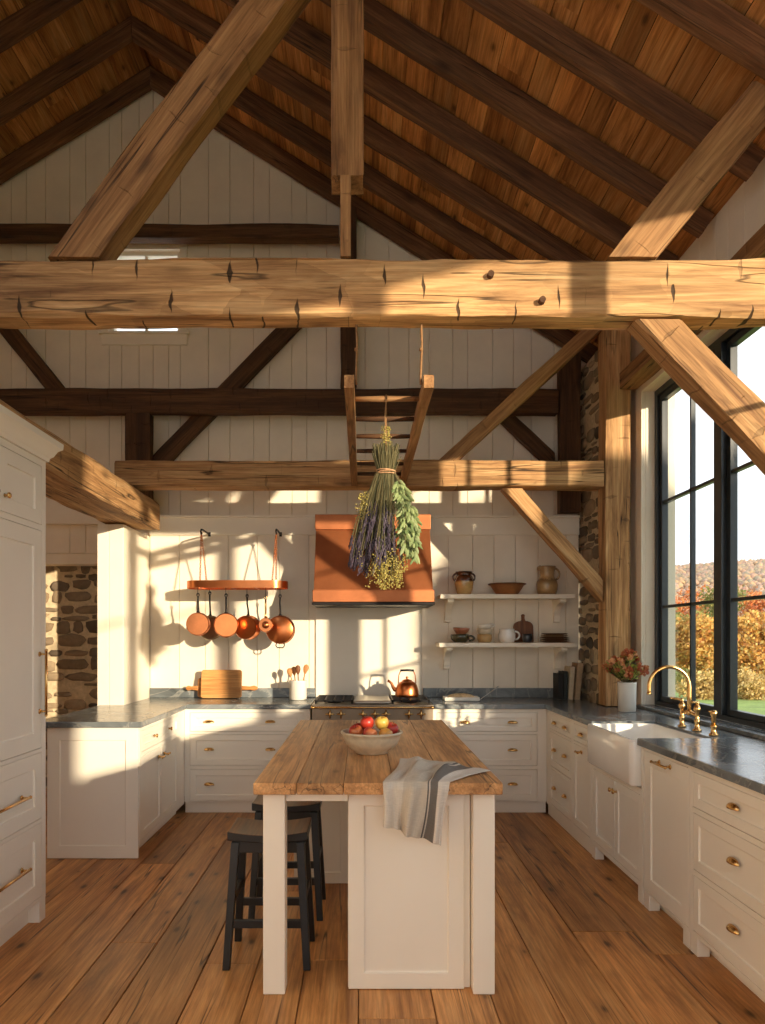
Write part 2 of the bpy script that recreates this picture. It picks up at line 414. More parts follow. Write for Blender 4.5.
sky = mixc(nt, sky, (1.0, 0.98, 0.96, 1), mth(nt, 'MULTIPLY', ramp(nt, cl, [(0.42, (0, 0, 0)), (0.62, (1, 1, 1))]), 0.7))
L(nt, sky, bg.inputs[0]); bg.inputs[1].default_value = 1.05
sc.view_settings.view_transform = 'Standard'; sc.view_settings.look = 'None'; sc.view_settings.gamma = 1.0; sc.view_settings.use_curve_mapping = False
sc.view_settings.exposure = 1.05
try:
    sc.cycles.use_denoising = True; sc.cycles.max_bounces = 10; sc.cycles.diffuse_bounces = 7; sc.cycles.transparent_max_bounces = 16
    sc.cycles.sample_clamp_indirect = 6.0; sc.cycles.caustics_reflective = False; sc.cycles.caustics_refractive = False
except Exception: pass

# ------------------------------------------------------------------ roof geometry
RX, RZ, SL = -2.0, 6.90, 0.63           # ridge, underside of the boards
def deck(x): return RZ - SL * abs(x - RX)
XR, XL = 2.27, -6.27                     # inner faces of the long walls
YG = 6.70                                # gable wall face
YR = -2.6                                # rear wall face
COS = math.cos(math.atan(SL)); SIN = math.sin(math.atan(SL))

# ------------------------------------------------------------------ setting: floor, walls, ceiling
def struct(o): o['kind'] = 'structure'; return o
mb = MB(); x = -6.3
while x < 2.6:
    wd = R.uniform(0.20, 0.33); y = YR - R.uniform(0, 2.5)
    while y < 7.2:
        ln = R.uniform(2.4, 4.6)
        mb.box(x + 0.002, x + wd - 0.002, max(y, YR) + 0.0015, min(y + ln, 7.2) - 0.0015, -0.03, R.uniform(-0.0015, 0.0))
        y += ln
    x += wd
mb.box(-6.5, 2.7, YR, 7.2, -0.12, -0.031)
struct(mb.build('floor', M['floor'], bevel=0.003, seg=1))

SKY = (-5.5, -2.7, -2.2, 1.4)           # skylight added out of view for fill light, in the far slope: x from, x to, y from, y to
def roof_side(sgn, xe):
    mb = MB(); u = 0.0; tot = abs(xe - RX) / COS + 0.1
    s0, s1 = (RX - SKY[1]) / COS, (RX - SKY[0]) / COS
    def pt(uu, yy, dz): return (RX + sgn * uu * COS + sgn * SIN * dz, yy, RZ - uu * SIN + COS * dz)
    while u < tot:
        wd = R.uniform(0.14, 0.25)
        if sgn < 0:
            for c in (s0, s1):
                if u < c - 1e-6 < u + wd: wd = max(.03, c - u)
        y = YR - R.uniform(0, 2)
        while y < 7.1:
            ln = R.uniform(1.6, 3.6)
            a, b_ = u + 0.002, u + wd - 0.003; y0, y1 = max(y, YR) + 0.001, min(y + ln, 7.1) - 0.001
            j = R.uniform(0, 0.004)
            spans = [(y0, y1)]
            if sgn < 0 and u > s0 - .02 and u + wd < s1 + .02: spans = [(y0, min(y1, SKY[2])), (max(y0, SKY[3]), y1)]
            for y0, y1 in spans:
                if y1 > y0:
                    mb.hexa([pt(a, y0, j), pt(b_, y0, j), pt(b_, y1, j), pt(a, y1, j), pt(a, y0, 0.03), pt(b_, y0, 0.03), pt(b_, y1, 0.03), pt(a, y1, 0.03)])
            y += ln
        u += wd
    return mb
struct(roof_side(1, 2.6).build('ceiling_east', M['roof_board']))
struct(roof_side(-1, -6.6).build('ceiling_west', M['roof_board']))
def slab(mb, xa, xb, y0, y1):
    h = 0.036 / COS
    q = lambda x, yy, dz: (x, yy, deck(x) + h + dz)
    mb.hexa([q(xa, y0, 0), q(xb, y0, 0), q(xb, y1, 0), q(xa, y1, 0), q(xa, y0, .15), q(xb, y0, .15), q(xb, y1, .15), q(xa, y1, .15)])
mb = MB(); slab(mb, RX, 2.7, YR - .2, 7.2); struct(mb.build('ceiling_deck_east', M['dark_oak']))
mb = MB()
for a in ((-6.7, SKY[0], YR - .2, 7.2), (SKY[1], RX, YR - .2, 7.2), (SKY[0], SKY[1], YR - .2, SKY[2]), (SKY[0], SKY[1], SKY[3], 7.2)): slab(mb, *a)
struct(mb.build('ceiling_deck_west', M['dark_oak']))
sk_ = struct(empty('fill_skylight', (SKY[0], SKY[2], 0))); mb = MB(); gl = MB()
def sq(mb, xa, xb, y0, y1, d0, d1):
    q = lambda x, yy, dz: (x - SKY[0], yy - SKY[2], deck(x) + dz)
    mb.hexa([q(xa, y0, d0), q(xb, y0, d0), q(xb, y1, d0), q(xa, y1, d0), q(xa, y0, d1), q(xb, y0, d1), q(xb, y1, d1), q(xa, y1, d1)])
for a in ((SKY[0], SKY[0] + .05, SKY[2], SKY[3]), (SKY[1] - .05, SKY[1], SKY[2], SKY[3]), (SKY[0], SKY[1], SKY[2], SKY[2] + .05), (SKY[0], SKY[1], SKY[3] - .05, SKY[3])): sq(mb, *a, .05, .19)
for k in (1, 2): yy = SKY[2] + (SKY[3] - SKY[2]) * k / 3; sq(mb, SKY[0] + .05, SKY[1] - .05, yy - .02, yy + .02, .09, .18)
sq(gl, SKY[0] + .04, SKY[1] - .04, SKY[2] + .04, SKY[3] - .04, .13, .137)
mb.build('window_frame', M['frame'], sk_); gl.build('glass_pane', M['glass'], sk_)

def boards_y(mb, x0, x1, y, z0, z1f, t=0.02, holes=(), wmin=.13, wmax=.24):
    """vertical boards facing -Y at plane y; z1f(x) gives the top"""
    xs = [x0]
    while xs[-1] < x1 - 0.1: xs.append(min(xs[-1] + R.uniform(wmin, wmax), x1))
    if xs[-1] < x1: xs[-1] = x1
    cutx = sorted({h[0] for h in holes} | {h[1] for h in holes})
    for c in cutx:
        k = min(range(len(xs)), key=lambda i: abs(xs[i] - c)); xs[k] = c
    for a, b_ in zip(xs[:-1], xs[1:]):
        a2, b2 = a + 0.0018, b_ - 0.0018
        segs = [(z0, None)]
        for h in holes:
            if a >= h[0] - 1e-6 and b_ <= h[1] + 1e-6: segs = [(z0, h[2]), (h[3], None)]
        for s0, s1 in segs:
            ta, tb = (z1f(a2), z1f(b2)) if s1 is None else (s1, s1)
            mb.hexa([(a2, y, s0), (b2, y, s0), (b2, y+t, s0), (a2, y+t, s0), (a2, y, ta), (b2, y, tb), (b2, y+t, tb), (a2, y+t, ta)])
GW = (-2.42, -1.74, 4.40, 5.20)          # little gable window
mb = MB(); boards_y(mb, XL, 2.6, YG, 2.3, lambda x: deck(x) - 0.003, holes=[GW])
for seg in ((XL - .3, GW[0], 2.2), (GW[1], 2.7, 2.2)):
    a, b_, z0 = seg
    poly = [(a, z0), (b_, z0), (b_, deck(b_) - .004)] + ([(RX, RZ - .004)] if a < RX < b_ else []) + [(a, deck(a) - .004)]
    mb.prism_y(poly, YG + .0205, YG + .22)
mb.box(GW[0], GW[1], YG + .0205, YG + .22, 2.2, GW[2])
mb.prism_y([(GW[0], GW[3]), (GW[1], GW[3]), (GW[1], deck(GW[1])-.004), (RX, RZ - .004), (GW[0], deck(GW[0])-.004)], YG + .0205, YG + .22)
struct(mb.build('wall_gable', M['wall'], bevel=0.003, seg=1))
YB = 6.60
mb = MB(); boards_y(mb, -2.0, 2.045, YB, 0.0, lambda x: 2.46, wmin=.20, wmax=.30)
mb.box(-2.2, 2.045, YB + .0205, YG - .001, 0, 2.62)
struct(mb.build('wall_back', M['wall'], bevel=0.003, seg=1))
mb = MB(); mb.box(-2.0, 2.045, YB - .018, YB + .0205, 2.46, 2.62); mb.box(-2.0, 2.045, YB - .035, YB + .05, 2.62, 2.645)
struct(mb.build('trim_1', M['trimw'], bevel=0.004))
mb = MB(); mb.box(-.435, .56, YB - .02, YB - .001, .90, 2.458)
struct(mb.build('trim_2', M['trimw'], bevel=0.003))
# white pier under the long beam
mb = MB()
for a, b_ in ((-2.22, -2.125), (-2.122, -2.0)): mb.box(a, b_, 5.87, 6.60, 0, 2.447)
struct(mb.build('wall_pier', M['trimw'], bevel=0.004))

def rubble(mb_s, mb_m, conv, u0, u1, z0, z1, seed):
    r = random.Random(seed); z = z0
    while z < z1 - 0.02:
        h = r.uniform(0.05, 0.15); h = min(h, z1 - z); u = u0 - r.uniform(0, .1)
        while u < u1:
            wd = r.uniform(0.10, 0.34); a, b_ = max(u, u0) + .012, min(u + wd, u1) - .012
            zz0, zz1 = z + .008 + r.uniform(-.022, .02), z + h - .008 + r.uniform(-.028, .018)
            if b_ - a > 0.03 and r.random() > 0.05 and zz1 - zz0 > .015:
                cu, cz, hu, hz, t = (a+b_)/2, (zz0+zz1)/2, (b_-a)/2, (zz1-zz0)/2, r.uniform(.002, .016)
                b2 = bmesh.new(); bmesh.ops.create_icosphere(b2, subdivisions=2, radius=1.0)
                sd = r.uniform(0, 99); vm = {}
                for v in b2.verts:
                    p = v.co
                    q = Vector([math.copysign(abs(c) ** 0.72, c) for c in p])
                    n_ = 1 + .34 * noise.noise(p * 1.6 + Vector((sd, 0, 0)))
                    vm[v.index] = mb_s.b.verts.new(conv(cu + q.x * hu * n_, -t * .1 + q.y * (t + .012) * n_, cz + q.z * hz * n_))
                for f in b2.faces: mb_s.b.faces.new([vm[v.index] for v in f.verts])
                b2.free()
            u += wd
        z += h
# stone wall between the corner and the post (faces -X)
ms = MB(); rubble(ms, None, lambda u, d, z: (2.07 + d, u, z), 5.93, 6.69, .0, 4.0, 3)
rs = struct(MB().box(2.07, 2.6, 5.915, 6.7, 0, 4.02).build('wall_stone', M['mortar']))
o_ = ms.build('stones', M['rubble'], rs, smooth=True)
# stone wall of the dark recess (faces -Y)
ms = MB(); rubble(ms, None, lambda u, d, z: (u, 6.95 + d, z), -3.6, -2.0, .0, 2.42, 5)
rs = struct(MB().box(-6.3, -2.0, 6.95, 7.2, 0, 2.45).build('wall_recess', M['mortar']))
ms.build('stones', M['rubble'], rs, smooth=True)
struct(MB().box(-6.3, -2.22, 6.62, 6.698, 2.57, 2.80).build('trim_3', M['trimw'], bevel=.004))
# long right wall with two window openings (wall faces -X)
W1 = (3.20, 5.65, 0.955, 3.48); W2 = (-1.2, 3.12, 1.55, 3.95)
def boards_x(mb, x, y0, y1, z0, z1, t=.02):
    y = y0
    while y < y1 - .005:
        b_ = min(y + R.uniform(.13, .24), y1)
        if y1 - b_ < .05: b_ = y1
        mb.box(x, x + t, y + .0018, b_ - .0018, z0, z1); y = b_
mb = MB(); ZT = deck(XR) - .004
for (y0, y1, z0, z1) in ((YR, W2[0], 0, ZT), (W2[0], W2[1], 0, W2[2]), (W2[0], W2[1], W2[3], ZT), (W2[1], W1[0], 0, ZT), (W1[0], W1[1], 0, W1[2]), (W1[0], W1[1], W1[3], ZT), (W1[1], 5.91, 0, ZT)):
    boards_x(mb, XR, y0, y1, z0, z1); mb.box(XR + .0205, XR + .26, y0, y1, z0, z1 - .015)
struct(mb.build('wall_right', M['wall'], bevel=.002, seg=1))
mb = MB()
for (y0, y1, z0, z1) in ((W1[1], W1[1] + .11, W1[2], W1[3] + .09), (W1[0] - .07, W1[0], W1[2], W1[3] + .09), (W1[0], W1[1], W1[3], W1[3] + .09)):
    mb.box(XR - .016, XR - .001, y0, y1, z0, z1)
struct(mb.build('trim_4', M['trimw'], bevel=.003))
# west wall, rear wall, partition behind the tall cabinets
struct(MB().box(XL - .2, XL, YR, 7.0, 0, deck(XL) + .02).build('wall_left', M['wall']))
WR = (-2.2, 2.1, 0.15, 4.2)  # glazing added behind the camera to let in soft fill and bounce
mb = MB()
mb.prism_y([(XL - .2, 0), (WR[0], 0), (WR[0], deck(WR[0])-.004), (XL-.2, deck(XL-.2)-.004)], YR - .2, YR)
mb.prism_y([(WR[1], 0), (2.6, 0), (2.6, deck(2.6)-.004), (WR[1], deck(WR[1])-.004)], YR - .2, YR)
mb.prism_y([(WR[0], 0), (WR[1], 0), (WR[1], WR[2]), (WR[0], WR[2])], YR - .2, YR)
mb.prism_y([(WR[0], WR[3]), (WR[1], WR[3]), (WR[1], deck(WR[1])-.004), (RX, RZ-.004), (WR[0], deck(WR[0])-.004)], YR - .2, YR)
struct(mb.build('wall_rear', M['wall']))
struct(MB().box(-2.40, -2.30, YR, 3.72, 0, 2.445).build('wall_partition', M['wall']))

# ------------------------------------------------------------------ windows
def window_x(name, W, n, rows, xf=2.36, vert=True, edges=None, bars=None):
    r = struct(empty(name, (xf, W[0], W[2])))
    Y0, Y1, Z0, Z1 = W; d = Y1 - Y0; h = Z1 - Z0
    f = MB(); f.box(0, .09, 0, .05, 0, h); f.box(0, .09, d-.05, d, 0, h); f.box(0, .09, .05, d-.05, 0, .035); f.box(0, .09, .05, d-.05, h-.05, h)
    ed = [e - Y0 for e in edges] if edges else [d * i / n for i in range(n + 1)]
    for i in range(1, n): f.box(-.015, .09, ed[i]-.05, ed[i]+.05, .035, h-.05)
    f.build('window_frame', M['frame'], r, bevel=.003)
    for i in range(n):
        a, b_ = ed[i] + .05, ed[i+1] - .05
        s_ = MB(); s_.box(.02, .07, a, a+.045, .036, h-.051); s_.box(.02, .07, b_-.045, b_, .036, h-.051)
        s_.box(.02, .07, a+.045, b_-.045, .036, .075); s_.box(.02, .07, a+.045, b_-.045, h-.10, h-.051)
        so_ = s_.build('sash', M['frame'], r, bevel=.003)
        m_ = MB(); mid = (a+b_)/2
        if vert:
            for q in (bars[i] if bars else [mid + Y0]): m_.box(.028, .062, q-Y0-.011, q-Y0+.011, .075, h-.10)
        for zz in rows: m_.box(.028, .062, a+.045, b_-.045, zz-Z0-.011, zz-Z0+.011)
        m_.build('muntin', M['frame'], so_)
        MB().box(.043, .047, a+.04, b_-.04, .07, h-.095).build('glass_pane', M['glass'], so_)
    return r
window_x('window_1', W1, 2, (1.74, 2.57), edges=(3.20, 4.62, 5.65), bars=((3.66, 4.10), (5.09,)))
window_x('window_2', W2, 3, (2.75,), vert=False)
mb = MB(); mb.box(XR - .06, 2.36, W1[0] + .002, W1[1] - .002, W1[2] - .024, W1[2] + .0)
st = struct(mb.build('window_sill', M['soap'], bevel=.004)); 
def window_y(name, W, n, m_, y, t=.05):
    r = struct(empty(name, (W[0], y, W[2]))); d = W[1]-W[0]; h = W[3]-W[2]
    f = MB(); f.box(0, t, 0, .08, 0, h); f.box(d-t, d, 0, .08, 0, h); f.box(t, d-t, 0, .08, 0, t); f.box(t, d-t, 0, .08, h-t, h)
    f.build('window_frame', M['frame'] if n > 2 else M['trimw'], r, bevel=.003)
    g = MB()
    for i in range(1, n): g.box(i*d/n-.012, i*d/n+.012, .02, .06, t, h-t)
    for i in range(1, m_): g.box(t, d-t, .022, .058, i*h/m_-.012, i*h/m_+.012)
    g.build('muntin', M['frame'] if n > 2 else M['trimw'], r)
    MB().box(t-.01, d-t+.01, .038, .042, t-.01, h-t+.01).build('glass_pane', M['glass'], r)
    return r
r = window_y('window_3', GW, 2, 2, YG + .03, .035)
c = MB(); c.box(-.07, .748, -.05, -.031, -.11, -.0); c.box(-.09, .77, -.075, -.031, -.012, .012); c.box(-.07, 0, -.05, -.031, .012, .80); c.box(.68, .75, -.05, -.031, .012, .80); c.box(-.07, .75, -.05, -.031, .80, .88)
c.build('window_casing', M['trimw'], r, bevel=.003)
window_y('rear_fill_window', WR, 5, 3, YR - .12)

# ------------------------------------------------------------------ timbers
def timber(name, p0, p1, w, h, mat, label, group=None, cuts=(), up=(0, 0, 1), rough=.010, wane=.022, step=.06, seed=None, cat='beam', pegs=()):
    """a hewn timber from p0 to p1 (centre line); h along 'up', w across; planes in cuts (co, no) trim what lies on the no side"""
    p0, p1 = Vector(p0), Vector(p1); ax = (p1 - p0); Ln = ax.length; ax.normalize()
    upv = Vector(up); upv = (upv - ax * upv.dot(ax)).normalized(); side = upv.cross(ax).normalized()
    Mx = Matrix((ax, side, upv)).transposed().to_4x4(); Mx.translation = p0
    bm = bmesh.new(); n = max(2, int(Ln / step)); sd = R.uniform(0, 500); rings = []
    k = 4
    for i in range(n + 1):
        x = Ln * i / n; ring = []
        def nn(a, b_, f=1.0): return noise.noise(Vector((x * f + sd, a * 7.3, b_ * 5.1)))
        wn = [max(.003, wane * (.55 + 1.1 * noise.noise(Vector((x * 1.7 + sd, c * 9.7, 3.3))))) for c in range(4)]
        hw, hh = w/2, h/2
        c = [(-hw, -hh), (hw, -hh), (hw, hh), (-hw, hh)]
        for s_ in range(4):
            a, b_ = Vector(c[s_]), Vector(c[(s_+1) % 4]); d = (b_ - a); l = d.length; d = d / l; nrm = Vector((-d.y, d.x))
            for j in range(k + 1):
                t0, t1 = wn[s_] / l, 1 - wn[(s_+1) % 4] / l
                t = t0 + (t1 - t0) * j / k
                p = a + d * l * t
                dep = rough * (.5 + .5 * nn(s_ * 3 + t * 1.5, 1.0, 2.2)) + rough * .45 * (.5 + .5 * nn(s_ + t * 3, 2.0, 7.0))
                p = p + nrm * max(0, dep)
                ring.append(bm.verts.new((x, p.x, p.y)))
        rings.append(ring)
    m_ = len(rings[0])
    for A, B in zip(rings[:-1], rings[1:]):
        for q in range(m_): bm.faces.new([A[q], A[(q+1) % m_], B[(q+1) % m_], B[q]])
    bm.faces.new(rings[0][::-1]); bm.faces.new(rings[-1])
    inv = Mx.inverted(); r3 = inv.to_3x3()
    for cc, no in cuts:
        res = bmesh.ops.bisect_plane(bm, geom=bm.verts[:] + bm.edges[:] + bm.faces[:], plane_co=inv @ Vector(cc), plane_no=r3 @ Vector(no), clear_outer=True)
        ed = [e for e in res['geom_cut'] if isinstance(e, bmesh.types.BMEdge)]
        try: bmesh.ops.edgeloop_fill(bm, edges=[e for e in ed if e.is_boundary])
        except Exception: pass
    bmesh.ops.recalc_face_normals(bm, faces=bm.faces)
    me = bpy.data.meshes.new(name); bm.to_mesh(me); bm.free(); me.materials.append(mat)
    me.polygons.foreach_set('use_smooth', [True] * len(me.polygons)); me.set_sharp_from_angle(angle=math.radians(38))
    o = bpy.data.objects.new(name, me); o.matrix_world = Mx; COL.objects.link(o)
    tag(o, label, cat, group, 'thing')
    for (px_, pz_) in pegs:
        mb = MB(); mb.cyl((px_, -w/2 - .018, pz_), (px_, -w/2 + .03, pz_), .016, .018, 8)
        mb.build('peg', M['dark_oak'], o, smooth=False)
    return o
def P(px, py, Y): return ((px - VX) * Y / F, EYE + (VY - py) * Y / F)

YT = 3.40; TW = .17                      # front truss: front plane and thickness
zb0, zb1 = 3.055, 3.352
yc = YT + TW / 2
timber('tie_beam', (XL + .004, yc, (zb0+zb1)/2), (2.245, yc, (zb0+zb1)/2), TW, zb1 - zb0, M['hewn'],
       'massive hewn timber tie beam spanning the whole room above the island', rough=.016, wane=.03, step=.05, pegs=[(8.27 - (2.0 - .62), .055), (8.27 - (2.0 - .87), -.07)])
rb = lambda sg: ((RX + sg * 1.0, 0, deck(RX + sg) - .215), (sg * SIN, 0, COS))
# raking struts of the front truss
def front_member(name, a, b_, h, y0, w_, label, mat='oak', cuts=(), cat='brace', **k):
    ax = Vector((b_[0]-a[0], 0, b_[1]-a[1])).normalized(); u = Vector((-ax.z, 0, ax.x))
    return timber(name, (a[0], y0 + w_/2, a[1]), (b_[0], y0 + w_/2, b_[1]), w_, h, M[mat], label, cuts=cuts, up=u, cat=cat, **k)
x0, z0 = P(60, 270, YT); x1, z1 = P(262, -3, YT); dx, dz = x1 - x0, z1 - z0
front_member('raking_strut', (x0 - dx*.3, z0 - dz*.3), (x0 + dx * 2.2, z0 + dz * 2.2), .215, YT + .004, .165, 'thick raking strut rising from the tie beam across the dark gable wall', cuts=[((0, 0, zb1 + .002), (0, 0, -1)), rb(1), ((-.162, 0, 0), (1, 0, 0))])
x0, z0 = P(634, 255, YT); x1, z1 = P(765, 95, YT); dx, dz = x1 - x0, z1 - z0
front_member('raking_strut', (x0 - dx*.3, z0 - dz*.3), (x0 + dx * 2.2, z0 + dz * 2.2), .20, YT + .004, .165, 'raking strut rising from the tie beam to the eave above the tall window', cuts=[((0, 0, zb1 + .002), (0, 0, -1)), rb(1)])
# hanging king post with a narrower tenon below
kx0, kx1 = -.158, .012
kp = timber('king_post', ((kx0+kx1)/2, yc, 3.75), ((kx0+kx1)/2, yc, 5.8), .165, kx1 - kx0, M['oak'], 'square king post hanging from the roof boards down to the tie beam', up=(1, 0, 0), cuts=[((0, 0, 0), (0, 0, 1)) if False else rb(1)], cat='post')
tn = timber('tenon', (-.08, YT + .03, zb1 + .003), (-.08, YT + .03, 3.749), .05, .055, M['oak'], None, up=(1, 0, 0), rough=.003, wane=.006)
for k_ in ('category', 'kind'):
    if k_ in tn: del tn[k_]
tn.parent = kp; tn.matrix_parent_inverse = kp.matrix_world.inverted()
# front truss post at the window and its knee brace
timber('timber_post', (2.193, yc, .937), (2.193, yc, zb0 - .004), .165, .115, M['oak'], 'timber post standing on the counter under the window end of the tie beam', up=(1, 0, 0), cat='post')
x0, z0 = P(662, 318, YT); x1, z1 = P(765, 425, YT); dx, dz = x1 - x0, z1 - z0
front_member('knee_brace', (x0 - dx*.5, z0 - dz*.5), (x0 + dx*2, z0 + dz*2), .185, YT + .012, .15, 'heavy knee brace dropping from the tie beam in front of the window', mat='hewn_soft', cuts=[((0, 0, zb0 - .002), (0, 0, 1)), ((2.133, 0, 0), (1, 0, 0))])
# inner frame: post by the window, girt, braces
YM, MW = 5.70, .20; ym = YM + MW / 2
timber('timber_post', (2.09, ym, .937), (2.09, ym, 4.04), .20, .22, M['hewn_soft'], 'weathered timber post on the counter between the stone wall and the window', up=(1, 0, 0), cat='post', rough=.014)
zm0, zm1 = P(0, 487, YM)[1], P(0, 459, YM)[1]
timber('cross_beam', (-2.02, ym, (zm0+zm1)/2), (1.976, ym, (zm0+zm1)/2), MW, zm1 - zm0, M['hewn_soft'], 'hewn cross beam in front of the range wall, ladder end resting against it', rough=.013, step=.05)
x0, z0 = P(450, 458, YM); x1, z1 = P(583, 337, YM); dx, dz = x1 - x0, z1 - z0
front_member('brace', (x0 - dx*.3, z0 - dz*.3), (x0 + dx*1.6, z0 + dz*1.6), .125, YM + .03, .13, 'slim brace slanting up from the cross beam to the weathered window post', cuts=[((0, 0, zm1 + .002), (0, 0, -1)), ((1.977, 0, 0), (1, 0, 0))])
x0, z0 = P(516, 490, YM); x1, z1 = P(598, 583, YM); dx, dz = x1 - x0, z1 - z0
front_member('knee_brace', (x0 - dx*.3, z0 - dz*.3), (x0 + dx*1.6, z0 + dz*1.6), .135, YM + .03, .13, 'pale knee brace slanting down from the cross beam past the shelves', mat='hewn_soft', cuts=[((0, 0, zm0 - .002), (0, 0, 1)), ((1.977, 0, 0), (1, 0, 0))])
timber('wall_plate', (2.175, 3.59, 3.585), (2.175, YM - .003, 3.585), .17, .15, M['oak'], 'horizontal timber along the wall above the tall window', step=.08)
timber('wall_plate', (2.175, -2.5, 4.0), (2.175, 3.39, 4.0), .17, .12, M['oak'], 'eave timber above the window wall nearer the camera', step=.2)
timber('long_beam', (-1.995, .2, 2.583), (-1.995, 6.27, 2.583), .39, .265, M['hewn_soft'], 'thick hewn beam running over the tall white cabinet toward the range wall', rough=.018, wane=.03, step=.05)
# gable frame
YK = 6.45
timber('gable_beam', (-6.2, YK + .065, P(0, 400, YK)[1]), (1.815, YK + .065, P(0, 400, YK)[1]), .13, .235, M['dark_oak'], 'dark tie beam across the white gable wall behind the cross beam', step=.1)
timber('gable_post', (1.925, YK + .065, 2.655), (1.925, YK + .065, 4.12), .13, .2, M['dark_oak'], 'dark corner post of the gable wall next to the stone', up=(1, 0, 0), cat='post')
zc = P(0, 230, YK)[1]
timber('collar_beam', (-4.4, YK + .065, zc), (-.215, YK + .065, zc), .13, .14, M['dark_oak'], 'dark collar beam high on the gable wall behind the raking strut', step=.1, cuts=[((RX - 1, 0, deck(RX - 1) - .2), (-SIN, 0, COS))])
timber('gable_post', (-.125, YK + .065, P(0, 388, YK)[1] + .004), (-.125, YK + .065, 5.9), .13, .16, M['dark_oak'], 'dark slender post in the middle of the gable wall behind the king post', up=(1, 0, 0), cat='post', cuts=[rb(1)])
zt0, zt1 = P(0, 412, YK)[1], P(0, 388, YK)[1]
timber('gable_post', (-2.07, YK + .065, 2.65), (-2.07, YK + .065, zt0 - .006), .13, .24, M['dark_oak'], 'short dark post between the long beam and the dark gable tie beam', up=(1, 0, 0), cat='post')
def gm(a, b_, h, label, cuts=()):
    x0, z0 = P(*a, 6.6); x1, z1 = P(*b_, 6.6)
    return front_member('gable_brace', (x0, z0), (x1, z1), h, 6.595, .09, label, mat='dark_oak', cuts=cuts, step=.1)
gm((140, 480), (345, 268), .17, 'long dark brace crossing behind the gable tie beam up to the slender post', cuts=[((-.21, 0, 0), (1, 0, 0)), ((0, 0, 2.66), (0, 0, -1))])
gm((60, 395), (-40, 270), .16, 'dark brace on the gable wall rising from the tie beam near the small window', cuts=[((0, 0, zt1 - .1), (0, 0, -1))])
gm((497, 408), (563, 470), .15, 'dark brace dropping from the gable tie beam to the corner post by the stone', cuts=[((1.82, 0, 0), (1, 0, 0)), ((0, 0, zt0 + .1), (0, 0, 1))])
# rafters
RH, RWD = .165, .075
ordn = ['against the gable wall', 'second from the gable wall', 'third from the gable wall', 'fourth from the gable wall', 'fifth from the gable wall', 'sixth from the gable wall', 'seventh from the gable wall']
for i, yy in enumerate((6.63, 6.1, 5.55, 5.02, 4.5, 3.93, 3.38)):
    for sg, nm in ((1, 'window side'), (-1, 'far side')):
        if sg < 0 and i > 3: continue
        xe = 2.262 if sg > 0 else -6.25
        off = RH/2 + .004
        p0 = Vector((RX, yy, RZ)) - Vector((sg * SIN, 0, COS)) * off
        ln = (abs(xe - RX)) / COS
        d = Vector((sg * COS, 0, -SIN))
        timber('rafter', p0 - d * .2, p0 + d * ln, RWD, RH, M['rafter'], 'roof rafter on the %s slope, %s' % (nm, ordn[i]), 'roof rafters of the %s slope' % nm, up=(sg * SIN, 0, COS), step=.09, rough=.008, wane=.014,
               cuts=[((RX + sg * .002, 0, 0), (-sg, 0, 0))], cat='rafter')

# ------------------------------------------------------------------ cabinets
def cup_pull(parent, x, z, y=0.0, a=.044, hh=.024, d=.024):
    bm = bmesh.new(); n, m_ = 12, 6; g = []
    for i in range(n + 1):
        t = PI * i / n; g.append([bm.verts.new((a * math.cos(t), -d * math.sin(t) * math.cos(p) - .003, hh * math.sin(t) ** .7 * math.sin(p) - hh * .35)) for p in [PI/2 * j / m_ for j in range(m_ + 1)]])
    for i in range(n):
        for j in range(m_): bm.faces.new([g[i][j], g[i+1][j], g[i+1][j+1], g[i][j+1]])
    bmesh.ops.remove_doubles(bm, verts=bm.verts, dist=1e-5)
    mb = MB(); mb.b.free(); mb.b = bm
    o = mb.build('cup_pull', M['brass'], parent, smooth=True, loc=(x, y, z))
    md = o.modifiers.new('t', 'SOLIDIFY'); md.thickness = .003; md.offset = -1
    return o
def knob(parent, x, z, y=0.0, name='knob'):
    return MB().lathe([(0, 0), (.010, 0), (.006, .006), (.006, .012), (.014, .018), (.015, .024), (.010, .029), (0, .030)], seg=14, ax='y').build(name, M['brass'], parent, smooth=True, loc=(x, y - .0005, z))
def bar_pull(parent, x, z, ln, vertical=False, y=0.0, r=.007):
    mb = MB(); h = ln/2
    if vertical: A, B = (0, -.035, -h), (0, -.035, h); f = lambda t: (0, t)
    mb.tube([(-h, -.035, 0), (h, -.035, 0)] if not vertical else [A, B], r, 10)
    for sg in (-1, 1):
        q = sg * (h - .02)
        p = (0, q) if vertical else (q, 0)
        mb.cyl((p[0], -.001, p[1]), (p[0], -.035, p[1]), r * .9, r * .8, 10)
        mb.lathe([(0, 0), (.014, 0), (.012, .004), (0, .005)], c=(p[0], 0, p[1]), seg=12, ax='y')
        e = (0, -.035, sg * h) if vertical else (sg * h, -.035, 0)
        mb.ball(e, r * 1.35, 1)
    return mb.build('bar_pull', M['brass'], parent, smooth=True, loc=(x, y, z))
